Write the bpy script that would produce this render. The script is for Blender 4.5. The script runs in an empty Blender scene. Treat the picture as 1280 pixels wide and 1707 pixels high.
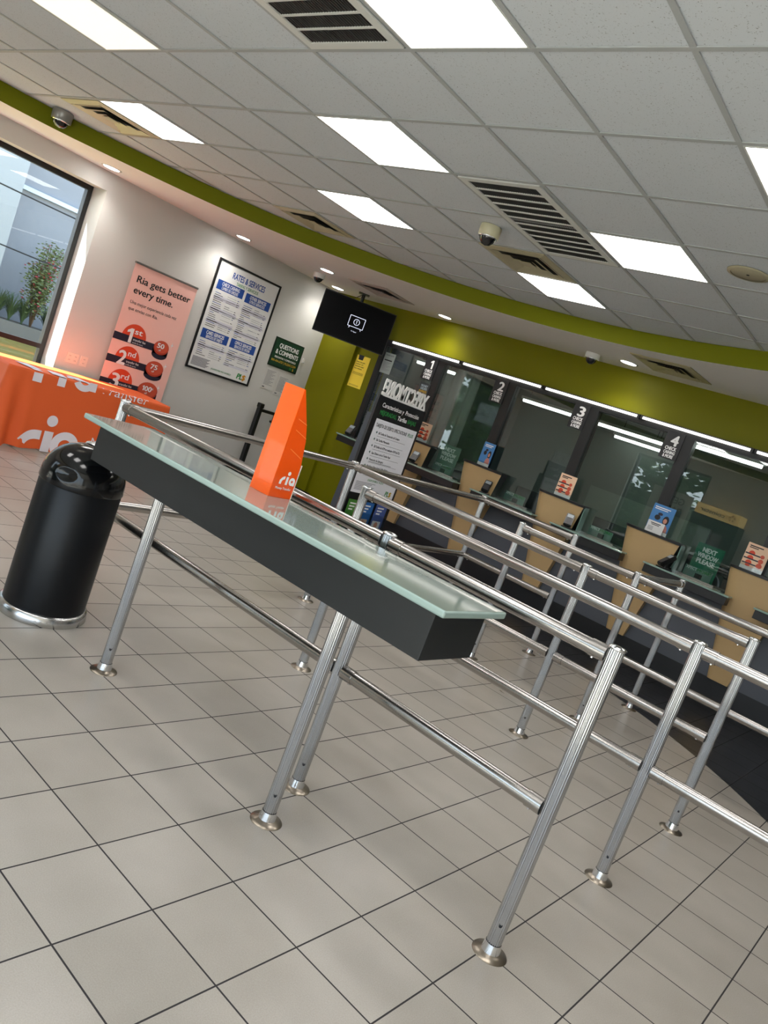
import bpy, bmesh, math, random
from mathutils import Matrix, Vector
random.seed(7)
C = bpy.context.scene.collection
SC = bpy.context.scene
PI = math.pi

# ------------------------------------------------------------------ camera
cam_d = bpy.data.cameras.new('camera'); cam = bpy.data.objects.new('camera', cam_d); C.objects.link(cam)
cam_d.sensor_fit = 'VERTICAL'; cam_d.sensor_height = 36.0; cam_d.sensor_width = 27.0
cam_d.lens = 36.0 * 1300.3 / 1707.0; cam_d.clip_start = 0.05; cam_d.clip_end = 300
CAM_YAW, CAM_PITCH, CAM_ROLL, CAM_H = -0.6430, 0.1255, 0.3567, 1.5604
def cam_axes(yaw, pitch, roll):
    Bm = Matrix(((1, 0, 0), (0, 0, -1), (0, 1, 0)))
    c, s = math.cos(pitch), math.sin(pitch); Rx = Matrix(((1, 0, 0), (0, c, -s), (0, s, c)))
    c, s = math.cos(roll), math.sin(roll); Rz = Matrix(((c, -s, 0), (s, c, 0), (0, 0, 1)))
    c, s = math.cos(yaw), math.sin(yaw); Ry = Matrix(((c, -s, 0), (s, c, 0), (0, 0, 1)))
    return Rz @ Rx @ Bm @ Ry
_r = cam_axes(CAM_YAW, CAM_PITCH, CAM_ROLL)
cam.matrix_world = Matrix(((_r[0][0], -_r[1][0], -_r[2][0], 0), (_r[0][1], -_r[1][1], -_r[2][1], 0),
                           (_r[0][2], -_r[1][2], -_r[2][2], CAM_H), (0, 0, 0, 1)))
SC.camera = cam

# ------------------------------------------------------------------ light and exposure
SKY, SUN, PANEL, LED, SPOT = 2.4, 23.0, 5.5, 1.6, 14.0
SC.view_settings.view_transform = 'Standard'; SC.view_settings.look = 'None'
SC.view_settings.exposure = 0.93; SC.view_settings.gamma = 1.0; SC.view_settings.use_curve_mapping = False
SC.cycles.max_bounces = 10; SC.cycles.transparent_max_bounces = 16; SC.cycles.sample_clamp_indirect = 6.0
SC.cycles.caustics_reflective = False; SC.cycles.caustics_refractive = False
w = bpy.data.worlds.new('sky'); SC.world = w; w.use_nodes = True
nt = w.node_tree; nt.nodes.clear()
wo = nt.nodes.new('ShaderNodeOutputWorld'); bg = nt.nodes.new('ShaderNodeBackground')
tc = nt.nodes.new('ShaderNodeTexCoord'); sx = nt.nodes.new('ShaderNodeSeparateXYZ'); cr = nt.nodes.new('ShaderNodeValToRGB')
nt.links.new(tc.outputs['Generated'], sx.inputs[0]); nt.links.new(sx.outputs['Z'], cr.inputs[0])
cr.color_ramp.elements[0].position = 0.0; cr.color_ramp.elements[0].color = (0.88, 0.94, 1.0, 1)
cr.color_ramp.elements[1].position = 0.6; cr.color_ramp.elements[1].color = (0.52, 0.70, 0.95, 1)
nt.links.new(cr.outputs[0], bg.inputs[0]); bg.inputs[1].default_value = SKY; nt.links.new(bg.outputs[0], wo.inputs[0])
sun_d = bpy.data.lights.new('sun', 'SUN'); sun_d.energy = SUN; sun_d.angle = 0.009; sun_d.color = (1.0, 0.95, 0.86)
sun = bpy.data.objects.new('sun', sun_d); C.objects.link(sun); sun.location = (-20, -10, 20)
sun.rotation_euler = Vector((0.27, 0.42, -0.75)).to_track_quat('-Z', 'Y').to_euler()

# ------------------------------------------------------------------ materials
def S(r, g, b):
    f = lambda v: (v/255/12.92) if v/255 <= .04045 else ((v/255+.055)/1.055)**2.4
    return (f(r), f(g), f(b), 1)
_M = {}
def M(name, col=None, rough=0.5, metal=0.0, spec=0.5, emit=0.0, coat=0.0, noise=None, bump=None):
    if name in _M: return _M[name]
    m = bpy.data.materials.new(name); m.use_nodes = True; n = m.node_tree; b = n.nodes['Principled BSDF']
    b.inputs['Base Color'].default_value = col; b.inputs['Roughness'].default_value = rough
    b.inputs['Metallic'].default_value = metal; b.inputs['Specular IOR Level'].default_value = spec
    b.inputs['Coat Weight'].default_value = coat
    if emit:
        b.inputs['Emission Color'].default_value = col; b.inputs['Emission Strength'].default_value = emit
    if noise or bump:
        t = n.nodes.new('ShaderNodeTexCoord')
        nz = n.nodes.new('ShaderNodeTexNoise'); nz.inputs['Scale'].default_value = (noise or bump)[0]; nz.inputs['Detail'].default_value = 4
        n.links.new(t.outputs['Object'], nz.inputs['Vector'])
        if noise:
            mx = n.nodes.new('ShaderNodeMix'); mx.data_type = 'RGBA'
            k = noise[1]
            mx.inputs[6].default_value = tuple(c*(1-k) for c in col[:3])+(1,); mx.inputs[7].default_value = tuple(min(1, c*(1+k)) for c in col[:3])+(1,)
            n.links.new(nz.outputs[0], mx.inputs[0]); n.links.new(mx.outputs[2], b.inputs['Base Color'])
        if bump:
            bp = n.nodes.new('ShaderNodeBump'); bp.inputs['Strength'].default_value = bump[1]; bp.inputs['Distance'].default_value = 0.002
            n.links.new(nz.outputs[0], bp.inputs['Height']); n.links.new(bp.outputs[0], b.inputs['Normal'])
    _M[name] = m
    return m
def glass_mat(name, tint, ior=1.5, gl=1.0):
    if name in _M: return _M[name]
    m = bpy.data.materials.new(name); m.use_nodes = True; n = m.node_tree; n.nodes.clear()
    o = n.nodes.new('ShaderNodeOutputMaterial'); mx = n.nodes.new('ShaderNodeMixShader'); fr = n.nodes.new('ShaderNodeFresnel')
    tr = n.nodes.new('ShaderNodeBsdfTransparent'); g = n.nodes.new('ShaderNodeBsdfGlossy')
    ge = n.nodes.new('ShaderNodeNewGeometry'); io = n.nodes.new('ShaderNodeMix'); io.inputs[2].default_value = ior; io.inputs[3].default_value = 1/ior
    n.links.new(ge.outputs['Backfacing'], io.inputs[0]); n.links.new(io.outputs[0], fr.inputs[0]); tr.inputs[0].default_value = tint; g.inputs['Roughness'].default_value = 0.0
    g.inputs[0].default_value = (gl, gl, gl, 1)
    n.links.new(fr.outputs[0], mx.inputs[0]); n.links.new(tr.outputs[0], mx.inputs[1]); n.links.new(g.outputs[0], mx.inputs[2]); n.links.new(mx.outputs[0], o.inputs[0])
    _M[name] = m
    return m
def math_node(n, op, a, b=None):
    k = n.nodes.new('ShaderNodeMath'); k.operation = op
    for i, v in enumerate((a, b)):
        if v is None: continue
        if isinstance(v, (int, float)): k.inputs[i].default_value = v
        else: n.links.new(v, k.inputs[i])
    return k.outputs[0]
def floor_mat():
    m = bpy.data.materials.new('ceramic_floor_tile'); m.use_nodes = True; n = m.node_tree; b = n.nodes['Principled BSDF']
    g = n.nodes.new('ShaderNodeNewGeometry'); s = n.nodes.new('ShaderNodeSeparateXYZ'); n.links.new(g.outputs['Position'], s.inputs[0])
    def line(axis, off, size):
        v = math_node(n, 'DIVIDE', math_node(n, 'SUBTRACT', axis, off), size)
        f = math_node(n, 'FRACT', v)
        d = math_node(n, 'MULTIPLY', math_node(n, 'MINIMUM', f, math_node(n, 'SUBTRACT', 1.0, f)), size)
        return d, math_node(n, 'FLOOR', v)
    dx, ix = line(s.outputs['X'], -2.01314, 0.3048); dy, iy = line(s.outputs['Y'], 1.19445, 0.30685)
    grout = math_node(n, 'LESS_THAN', math_node(n, 'MINIMUM', dx, dy), 0.0027)
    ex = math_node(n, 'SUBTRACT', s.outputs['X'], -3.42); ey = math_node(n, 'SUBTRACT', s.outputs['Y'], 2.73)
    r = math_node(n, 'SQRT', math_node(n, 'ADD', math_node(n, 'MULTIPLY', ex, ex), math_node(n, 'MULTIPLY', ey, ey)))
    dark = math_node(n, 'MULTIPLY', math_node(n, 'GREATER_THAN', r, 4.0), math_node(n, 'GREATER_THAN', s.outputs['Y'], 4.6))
    wn = n.nodes.new('ShaderNodeTexWhiteNoise'); wn.noise_dimensions = '2D'
    cb = n.nodes.new('ShaderNodeCombineXYZ'); n.links.new(ix, cb.inputs[0]); n.links.new(iy, cb.inputs[1]); n.links.new(cb.outputs[0], wn.inputs['Vector'])
    n1 = n.nodes.new('ShaderNodeTexNoise'); n1.inputs['Scale'].default_value = 3.5; n1.inputs['Detail'].default_value = 3
    n2 = n.nodes.new('ShaderNodeTexNoise'); n2.inputs['Scale'].default_value = 260; n2.inputs['Detail'].default_value = 3
    for k in (n1, n2): n.links.new(g.outputs['Position'], k.inputs['Vector'])
    val = math_node(n, 'ADD', math_node(n, 'ADD', math_node(n, 'MULTIPLY', n1.outputs[0], .30), math_node(n, 'MULTIPLY', n2.outputs[0], .34)), math_node(n, 'MULTIPLY', wn.outputs[0], .10))
    cr = n.nodes.new('ShaderNodeValToRGB'); n.links.new(val, cr.inputs[0])
    cr.color_ramp.elements[0].position = .18; cr.color_ramp.elements[0].color = S(146, 139, 129)
    cr.color_ramp.elements[1].position = .58; cr.color_ramp.elements[1].color = S(181, 174, 164)
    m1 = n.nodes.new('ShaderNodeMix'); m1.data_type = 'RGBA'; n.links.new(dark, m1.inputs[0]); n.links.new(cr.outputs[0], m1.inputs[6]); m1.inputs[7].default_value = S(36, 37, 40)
    m2 = n.nodes.new('ShaderNodeMix'); m2.data_type = 'RGBA'; n.links.new(grout, m2.inputs[0]); n.links.new(m1.outputs[2], m2.inputs[6]); m2.inputs[7].default_value = S(38, 35, 36)
    n.links.new(m2.outputs[2], b.inputs['Base Color'])
    rg = math_node(n, 'ADD', math_node(n, 'MULTIPLY', grout, .5), math_node(n, 'ADD', .24, math_node(n, 'MULTIPLY', n1.outputs[0], .14)))
    n.links.new(rg, b.inputs['Roughness'])
    bp = n.nodes.new('ShaderNodeBump'); bp.inputs['Strength'].default_value = .12; bp.inputs['Distance'].default_value = .0012
    h = math_node(n, 'SUBTRACT', n2.outputs[0], math_node(n, 'MULTIPLY', grout, 2.5)); n.links.new(h, bp.inputs['Height']); n.links.new(bp.outputs[0], b.inputs['Normal'])
    return m
def ceil_mat():
    m = bpy.data.materials.new('acoustic_ceiling_tile'); m.use_nodes = True; n = m.node_tree; b = n.nodes['Principled BSDF']
    g = n.nodes.new('ShaderNodeNewGeometry')
    v = n.nodes.new('ShaderNodeTexNoise'); v.inputs['Scale'].default_value = 140; v.inputs['Detail'].default_value = 2; v.inputs['Roughness'].default_value = .7
    n.links.new(g.outputs['Position'], v.inputs['Vector'])
    cr = n.nodes.new('ShaderNodeValToRGB'); n.links.new(v.outputs[0], cr.inputs[0])
    cr.color_ramp.elements[0].position = .315; cr.color_ramp.elements[0].color = S(140, 143, 143)
    cr.color_ramp.elements[1].position = .36; cr.color_ramp.elements[1].color = S(206, 211, 217)
    n.links.new(cr.outputs[0], b.inputs['Base Color']); b.inputs['Roughness'].default_value = .9; b.inputs['Specular IOR Level'].default_value = .15
    return m
def streak_mat(name, col, rough):
    m = M(name, col, rough, 1.0)
    return m

STEEL = streak_mat('brushed_stainless_steel', S(188, 190, 193), .17)
STEEL_RAIL = streak_mat('satin_stainless_rail', S(174, 170, 166), .24)
CHROME = M('polished_chrome', S(225, 226, 228), .1, 1.0)
FLANGE = M('nickel_flange', S(150, 141, 128), .3, 1.0)
BLACK = M('black_plastic', S(14, 14, 16), .4)
BLACKM = M('black_painted_metal', S(20, 21, 24), .35)
WHITE_WALL = M('white_wall_paint', S(204, 202, 197), .7, spec=.3, bump=(120, .05))
SOFFIT = M('white_drywall_soffit', S(242, 238, 235), .75, spec=.25)
GREEN = M('olive_green_paint', S(118, 116, 4), .5, spec=.2)
GREEN_F = M('olive_green_fascia_paint', S(114, 118, 4), .65, spec=.2)
TBAR = M('white_ceiling_tee', S(172, 175, 176), .6)
WHITE_METAL = M('white_enamel_metal', S(215, 216, 212), .45)
BEIGE_METAL = M('aged_beige_diffuser', S(190, 182, 152), .4, .2)
FRAME_B = M('black_aluminium_frame', S(16, 17, 19), .42)
WHITE = M('white_print', S(236, 236, 236), .6)
DKTEXT = M('dark_print', S(30, 30, 34), .6)
GRYTEXT = M('grey_print', S(120, 120, 128), .7)
PALEBAND = M('pale_lilac_print', S(210, 210, 219), .7)
BLUE = M('blue_print', S(28, 72, 150), .6)
GREENTXT = M('green_print', S(40, 130, 62), .6)
GOLD = M('gold_print', S(196, 160, 46), .6)
ORANGE_P = M('orange_plastic', S(255, 98, 18), .28, coat=.3)
ORANGE_C = M('orange_tablecloth_fabric', S(228, 100, 50), .62, spec=.25, bump=(300, .08))
PAPER = M('white_paper', S(226, 226, 224), .7)
TAN = M('light_maple_laminate', S(190, 160, 114), .45, noise=(6, .06))
PANELG = M('charcoal_laminate', S(82, 86, 94), .5)
TOE = M('black_toe_kick', S(24, 25, 28), .4)
LEDGEG = M('pale_green_glass_top', S(140, 165, 155), .12)
APRON = M('black_matte_laminate', S(23, 26, 28), .45)
GLASSTOP = M('frosted_sea_glass', S(122, 134, 128), .06, spec=.8, noise=(9, .05))
GLASSEDGE = M('sea_glass_edge', S(150, 170, 164), .2)
LIGHTP = M('light_panel_diffuser', (1.0, .975, .955, 1), .5, emit=PANEL)
LIGHTY = M('dim_light_panel_diffuser', (1.0, .95, .84, 1), .5, emit=.42)
LEDM = M('led_tube', (1.0, .97, .91, 1), .4, emit=LED)
SPOTM = M('recessed_lamp_lens', (1.0, .98, .97, 1), .4, emit=SPOT)
TELLER_GLASS = glass_mat('teller_glass', (.80, .87, .85, 1), 1.65)
CLEAR_GLASS = glass_mat('window_glass', (.93, .96, .96, 1), 1.35)
ACRYLIC = glass_mat('clear_acrylic', (.9, .93, .93, 1), 1.4)
FIN_GLASS = M('green_glass_fin', S(120, 150, 142), .1)

# ------------------------------------------------------------------ mesh builder
class B:
    def __init__(s): s.bm = bmesh.new(); s.mats = []; s.cur = 0
    def mat(s, m):
        if m not in s.mats: s.mats.append(m)
        s.cur = s.mats.index(m); return s
    def face(s, pts, smooth=False):
        f = s.bm.faces.new([s.bm.verts.new(p) for p in pts]); f.material_index = s.cur; f.smooth = smooth; return f
    def box(s, x0, x1, y0, y1, z0, z1, bev=0.0):
        t = bmesh.new(); bmesh.ops.create_cube(t, size=1)
        for v in t.verts: v.co = Vector(((x0+x1)/2+v.co.x*(x1-x0), (y0+y1)/2+v.co.y*(y1-y0), (z0+z1)/2+v.co.z*(z1-z0)))
        if bev: bmesh.ops.bevel(t, geom=t.edges[:], offset=bev, segments=3, affect='EDGES', profile=.5)
        return s.add(t)
    def add(s, t, mtx=None, smooth=None):
        mp = {}
        for v in t.verts: mp[v] = s.bm.verts.new(mtx @ v.co if mtx else v.co)
        for f in t.faces:
            try: g = s.bm.faces.new([mp[v] for v in f.verts])
            except ValueError: continue
            g.material_index = s.cur; g.smooth = f.smooth if smooth is None else smooth
        t.free(); return s
    def cyl(s, p0, p1, r, seg=24, r2=None, cap=True):
        p0, p1 = Vector(p0), Vector(p1); d = p1-p0; q = d.to_track_quat('Z', 'Y').to_matrix()
        r2 = r if r2 is None else r2
        a = [s.bm.verts.new(p0+q @ Vector((r*math.cos(2*PI*i/seg), r*math.sin(2*PI*i/seg), 0))) for i in range(seg)]
        b = [s.bm.verts.new(p1+q @ Vector((r2*math.cos(2*PI*i/seg), r2*math.sin(2*PI*i/seg), 0))) for i in range(seg)]
        for i in range(seg):
            f = s.bm.faces.new((a[i], a[(i+1) % seg], b[(i+1) % seg], b[i])); f.smooth = True; f.material_index = s.cur
        if cap:
            for ring in (a[::-1], b):
                f = s.bm.faces.new([s.bm.verts.new(v.co) for v in ring]); f.material_index = s.cur
        return s
    def lathe(s, prof, c=(0, 0, 0), seg=40, cap0=True, cap1=True, mtx=None):
        rings = []
        for r, z in prof:
            ring = []
            for i in range(seg):
                p = Vector((c[0]+r*math.cos(2*PI*i/seg), c[1]+r*math.sin(2*PI*i/seg), c[2]+z))
                ring.append(s.bm.verts.new(mtx @ p if mtx else p))
            rings.append(ring)
        for k in range(len(rings)-1):
            for i in range(seg):
                f = s.bm.faces.new((rings[k][i], rings[k][(i+1) % seg], rings[k+1][(i+1) % seg], rings[k+1][i])); f.smooth = True; f.material_index = s.cur
        if cap0 and prof[0][0] > 1e-5: s.face([v.co for v in rings[0][::-1]])
        if cap1 and prof[-1][0] > 1e-5: s.face([v.co for v in rings[-1]])
        return s
    def fluted(s, p0, z1, r, n=20, depth=.0021):
        seg = n*6; x, y, z0 = p0
        R_ = [r-depth*(.5-.5*math.cos(i/6*2*PI))**1.5 for i in range(seg)]
        a = [s.bm.verts.new((x+R_[i]*math.cos(2*PI*i/seg), y+R_[i]*math.sin(2*PI*i/seg), z0)) for i in range(seg)]
        b = [s.bm.verts.new((v.co.x, v.co.y, z1)) for v in a]
        for i in range(seg):
            f = s.bm.faces.new((a[i], a[(i+1) % seg], b[(i+1) % seg], b[i])); f.smooth = True; f.material_index = s.cur
        for ring in (a[::-1], b): s.face([v.co for v in ring])
        return s
    def prism(s, poly, o, u, v, n, d):
        o, u, v, n = map(Vector, (o, u, v, n))
        a = [o+u*x+v*y for x, y in poly]; b = [p+n*d for p in a]
        s.face(b); s.face(a[::-1])
        for i in range(len(a)):
            j = (i+1) % len(a); s.face([a[i], a[j], b[j], b[i]])
        return s
    def grid(s, nu, nv, fn, smooth=True):
        vs = [[s.bm.verts.new(fn(i/nu, j/nv)) for j in range(nv+1)] for i in range(nu+1)]
        for i in range(nu):
            for j in range(nv):
                f = s.bm.faces.new((vs[i][j], vs[i+1][j], vs[i+1][j+1], vs[i][j+1])); f.smooth = smooth; f.material_index = s.cur
        return s
    def obj(s, name, mat=None, parent=None, local=False, fix=True):
        if mat: s.mats = [mat]; 
        if fix: bmesh.ops.recalc_face_normals(s.bm, faces=s.bm.faces[:])
        me = bpy.data.meshes.new(name); s.bm.to_mesh(me); s.bm.free()
        for m in s.mats: me.materials.append(m)
        o = bpy.data.objects.new(name, me); C.objects.link(o)
        if parent:
            o.parent = parent
            if not local: me.transform(root_matrix(parent).inverted())
        return o
_RM = {}
def root_matrix(o):
    while o.parent: o = o.parent
    return _RM.get(o.name, Matrix())
def thing(name, label, cat, loc=(0, 0, 0), rotz=0.0, group=None):
    o = bpy.data.objects.new(name, None); C.objects.link(o); o.location = loc; o.rotation_euler = (0, 0, rotz)
    o.empty_display_size = .1; o['label'] = label; o['category'] = cat
    if group: o['group'] = group
    _RM[o.name] = Matrix.Translation(loc) @ Matrix.Rotation(rotz, 4, 'Z')
    return o
def tag(o, label, cat, group=None, kind=None):
    o['label'] = label; o['category'] = cat
    if group: o['group'] = group
    if kind: o['kind'] = kind
    return o
def struct(o): o['kind'] = 'structure'; return o
def dup(root, loc, rotz=0.0, label=None):
    r = root.copy(); C.objects.link(r); r.location = loc; r.rotation_euler = (0, 0, rotz)
    if label: r['label'] = label
    _RM[r.name] = Matrix.Translation(loc) @ Matrix.Rotation(rotz, 4, 'Z')
    for ch in list(root.children):
        c = ch.copy(); C.objects.link(c); c.parent = r
        for g in ch.children:
            d = g.copy(); C.objects.link(d); d.parent = c
    return r

# ------------------------------------------------------------------ lettering
_T = {}
def text_geo(s, bold):
    k = (s, bold)
    if k in _T: return _T[k]
    cu = bpy.data.curves.new('lettering', 'FONT'); cu.body = s; cu.size = 1.0; cu.offset = bold; cu.resolution_u = 3; cu.fill_mode = 'FRONT'
    o = bpy.data.objects.new('lettering', cu); C.objects.link(o)
    dg = bpy.context.evaluated_depsgraph_get(); me = bpy.data.meshes.new_from_object(o.evaluated_get(dg))
    vs = [v.co.copy() for v in me.vertices]; fs = [tuple(p.vertices) for p in me.polygons]
    bpy.data.objects.remove(o); bpy.data.curves.remove(cu); bpy.data.meshes.remove(me)
    if not vs: vs = [Vector((0, 0, 0))]
    _T[k] = (vs, fs); return _T[k]
class Panel:
    """a flat printed face: origin o (lower left), u to the right, v up, n outward; one mesh per colour"""
    def __init__(s, o, u, v):
        s.o, s.u, s.v = Vector(o), Vector(u).normalized(), Vector(v).normalized(); s.n = s.u.cross(s.v); s.b = {}; s.conform = None
    def _b(s, nm, m):
        k = (nm, m)
        if k not in s.b: s.b[k] = B(); s.b[k].mat(m)
        return s.b[k]
    def P(s, x, y, l): 
        return s.conform(x, y, l*.0007) if s.conform else s.o+s.u*x+s.v*y+s.n*(l*.0007)
    def poly(s, nm, m, pts, l=1): s._b(nm, m).face([s.P(x, y, l) for x, y in pts]); return s
    def rect(s, nm, m, x, y, w, h, l=1): return s.poly(nm, m, [(x, y), (x+w, y), (x+w, y+h), (x, y+h)], l)
    def disc(s, nm, m, x, y, r, l=1, ry=None, seg=28, a0=0, a1=2*PI):
        ry = ry or r; n = seg if a1-a0 > 6.2 else seg+1
        return s.poly(nm, m, [(x+r*math.cos(a0+(a1-a0)*i/seg), y+ry*math.sin(a0+(a1-a0)*i/seg)) for i in range(n)], l)
    def ring(s, nm, m, x, y, r0, r1, a0=0, a1=2*PI, l=1, seg=28):
        for i in range(seg):
            a, b = a0+(a1-a0)*i/seg, a0+(a1-a0)*(i+1)/seg
            s.poly(nm, m, [(x+r0*math.cos(a), y+r0*math.sin(a)), (x+r1*math.cos(a), y+r1*math.sin(a)), (x+r1*math.cos(b), y+r1*math.sin(b)), (x+r0*math.cos(b), y+r0*math.sin(b))], l)
        return s
    def text(s, nm, m, t, x, y, h, w=None, l=2, bold=.012, align='L', mirror=False, slant=0.0):
        """h = cap height; w = exact width to fit; x is the left edge (L), centre (C) or right edge (R)"""
        vs, fs = text_geo(t, 0.0)
        x0 = min(v.x for v in vs); x1 = max(v.x for v in vs); k = h/.70
        kx = k if w is None else w/max(1e-6, x1-x0)
        W = (x1-x0)*kx; ox = x-{'L': 0, 'C': W/2, 'R': W}[align]
        b = s._b(nm, m)
        for q_, (ex, ey) in enumerate(((0, 0),) if bold <= 0 else ((-bold, 0), (bold, 0), (0, bold*.6), (0, -bold*.6))):
            vv = []
            for v in vs:
                px = (v.x-x0)*kx; py = v.y*k
                if mirror: px = W-px
                vv.append(b.bm.verts.new(s.P(ox+px+slant*py+ex*kx, y+py+ey*k, l+q_*.22)))
            for f in fs:
                try: g = b.bm.faces.new([vv[i] for i in f]); g.material_index = 0
                except ValueError: pass
        return s
    def one(s, nm, m, x, y, h, w, l=2):
        t = w*.50
        return s.poly(nm, m, [(x+w-t, y), (x+w, y), (x+w, y+h), (x+w-t*.9, y+h), (x, y+h*.82), (x, y+h*.66), (x+w-t, y+h*.74)], l)
        return s
    def build(s, parent, local=False):
        for (nm, m), b in s.b.items(): b.obj(nm.split('#')[0], m, parent, local, fix=False)
def ria_logo(p, nm, m, x, y, h, l=2):
    """three rounded letters: x,y = lower left, h = x-height"""
    t = .36*h; r = h/2
    # r : stem and shoulder
    p.rect(nm, m, x, y, t, .55*h, l)
    p.ring(nm, m, x+.78*h, y+.22*h, .42*h, .78*h, PI*.5, PI*.93, l+.2, 14)
    # i : stem and dot
    xi = x+1.0*h
    p.rect(nm, m, xi, y, t, h, l+.4); p.disc(nm, m, xi+t/2+.06*h, y+1.42*h, .25*h, l+.4)
    # a : bowl and stem
    xa = xi+1.06*h
    p.ring(nm, m, xa, y+r, r-.34*h, r, 0, 2*PI, l); p.rect(nm, m, xa+r-.36*h, y, .36*h, h*.62, l+.25)

# ================================================================== SETTING
XL, YT, ZC, ZS = -7.97, 7.87, 2.971, 2.822
XR, YB = 3.2, -1.4
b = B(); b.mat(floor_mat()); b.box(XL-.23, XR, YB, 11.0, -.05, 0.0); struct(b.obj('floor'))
b = B(); b.mat(ceil_mat()); b.box(XL, XR, YB, YT+.1, ZC+.004, ZC+.05); struct(b.obj('ceiling'))
GX0, GY0, GX, GY = -1.2856, 2.4044, .6096, .6171
FCX, FCY, FR = -3.42, 2.73, 3.94
b = B()
for i in range(-7, 12):
    x = GX0-i*GX
    dx = x-FCX
    if abs(dx) < FR:
        h = math.sqrt(FR*FR-dx*dx); b.box(x-.012, x+.012, max(YB, FCY-h), FCY+h, ZC-.002, ZC+.003)
for j in range(-6, 9):
    y = GY0+j*GY; dy = y-FCY
    if abs(dy) < FR:
        h = math.sqrt(FR*FR-dy*dy); b.box(max(XL, FCX-h), FCX+h, y-.012, y+.012, ZC-.0025, ZC+.003)
o = b.obj('ceiling_trim', TBAR); struct(o)
# curved drop between the tile ceiling and the lower soffit
curve = []
meas = [(-7.454, 2.844), (-7.386, 3.021), (-7.212, 3.584), (-7.06, 4.09), (-6.91, 4.46), (-6.757, 4.80), (-6.50, 5.22), (-6.167, 5.59), (-5.767, 5.906),
        (-5.34, 6.19), (-4.70, 6.47), (-4.079, 6.63), (-3.62, 6.68), (-3.149, 6.675), (-2.504, 6.57), (-1.898, 6.36)]
meas = [Vector((x, y, 0)) for x, y in meas]
cc = Vector((FCX, FCY, 0))
def ang(p): return math.atan2(p.y-FCY, p.x-FCX)
rad = [(ang(p), (p-cc).length) for p in meas]       # from near pi down to about 1.16
rad.sort()
def radius(a):
    if a < rad[0][0]: return rad[0][1] + (FR-rad[0][1])*min(1, (rad[0][0]-a)/.6)
    if a > rad[-1][0]: return rad[-1][1] + (FR-rad[-1][1])*min(1, (a-rad[-1][0])/.4)
    for (a0, r0), (a1, r1) in zip(rad, rad[1:]):
        if a0 <= a <= a1: return r0+(r1-r0)*(a-a0)/(a1-a0)
NC = 180
raw = [radius(-PI+.02+2*PI*i/NC if -PI+.02+2*PI*i/NC <= PI else -PI+.02+2*PI*i/NC-2*PI) for i in range(NC)]
sm = [sum(raw[(i+k) % NC] for k in range(-5, 6))/11 for i in range(NC)]
pts = []
for i in range(NC):
    a = -PI+.02+2*PI*i/NC; pts.append((FCX+sm[i]*math.cos(a), FCY+sm[i]*math.sin(a)))
b = B()
for i in range(NC):
    (xa, ya), (xb, yb) = pts[i], pts[(i+1) % NC]
    f = b.face([(xa, ya, ZS), (xb, yb, ZS), (xb, yb, ZC), (xa, ya, ZC)], True)
bmesh.ops.remove_doubles(b.bm, verts=b.bm.verts[:], dist=1e-5)
o = b.obj('trim_1', GREEN_F, fix=False); struct(o)
b = B()
def wallpt(x, y):
    dx, dy = x-FCX, y-FCY; t = 1e9
    for lim, d, c in ((XL, dx, FCX), (XR, dx, FCX)):
        if d*(lim-c) > 0: t = min(t, (lim-c)/d)
    for lim, d, c in ((YB, dy, FCY), (YT+.06, dy, FCY)):
        if d*(lim-c) > 0: t = min(t, (lim-c)/d)
    return FCX+dx*max(1, t), FCY+dy*max(1, t)
for i in range(NC):
    p, q = pts[i], pts[(i+1) % NC]; P2, Q2 = wallpt(*p), wallpt(*q)
    b.face([(*p, ZS), (*q, ZS), (*Q2, ZS), (*P2, ZS)])
    for cx_, cy_ in ((XL, YT+.06), (XR, YT+.06), (XL, YB), (XR, YB)):
        a0, a1 = math.atan2(p[1]-FCY, p[0]-FCX), math.atan2(q[1]-FCY, q[0]-FCX); ac = math.atan2(cy_-FCY, cx_-FCX)
        if a0 <= ac < a1: b.face([(*P2, ZS), (*Q2, ZS), (cx_, cy_, ZS)])
o = b.obj('ceiling_soffit', SOFFIT); struct(o)

# left wall with the window opening
WY0, WY1, WZ0, WZ1 = 2.10, 4.28, .42, 2.638
b = B()
b.box(XL-.25, XL, YB, WY0, 0, ZC); b.box(XL-.25, XL, WY1, YT+.3, 0, ZC)
b.box(XL-.25, XL, WY0, WY1, WZ1, ZC); b.box(XL-.25, XL, WY0, WY1, 0, WZ0)
b.prism([(XL-.001, WY1), (XL-.25, WY1), (XL-.25, WY1-.055)], (0, 0, WZ0), (1, 0, 0), (0, 1, 0), (0, 0, 1), WZ1-WZ0)
struct(b.obj('wall_left', WHITE_WALL))
def window_x(name, x, y0, y1, z0, z1, muls, rails, t=.05):
    f = B()
    f.box(x-.04, x+.03, y0, y0+t, z0, z1); f.box(x-.04, x+.03, y1-t, y1, z0, z1)
    f.box(x-.04, x+.03, y0+t, y1-t, z1-t, z1); f.box(x-.04, x+.03, y0+t, y1-t, z0, z0+t)
    for m_ in muls: f.box(x-.04, x+.03, m_-.025, m_+.025, z0+t, z1-t)
    for r_ in rails: f.box(x-.04, x+.03, y0+t, y1-t, r_-.025, r_+.025)
    o_ = f.obj(name, FRAME_B); struct(o_)
    g = B(); g.box(x-.008, x-.002, y0+t, y1-t, z0+t, z1-t); g.obj('window_pane', CLEAR_GLASS, o_)
window_x('window_1', XL-.215, WY0, WY1-.048, WZ0, WZ1, [], [.90])
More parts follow.
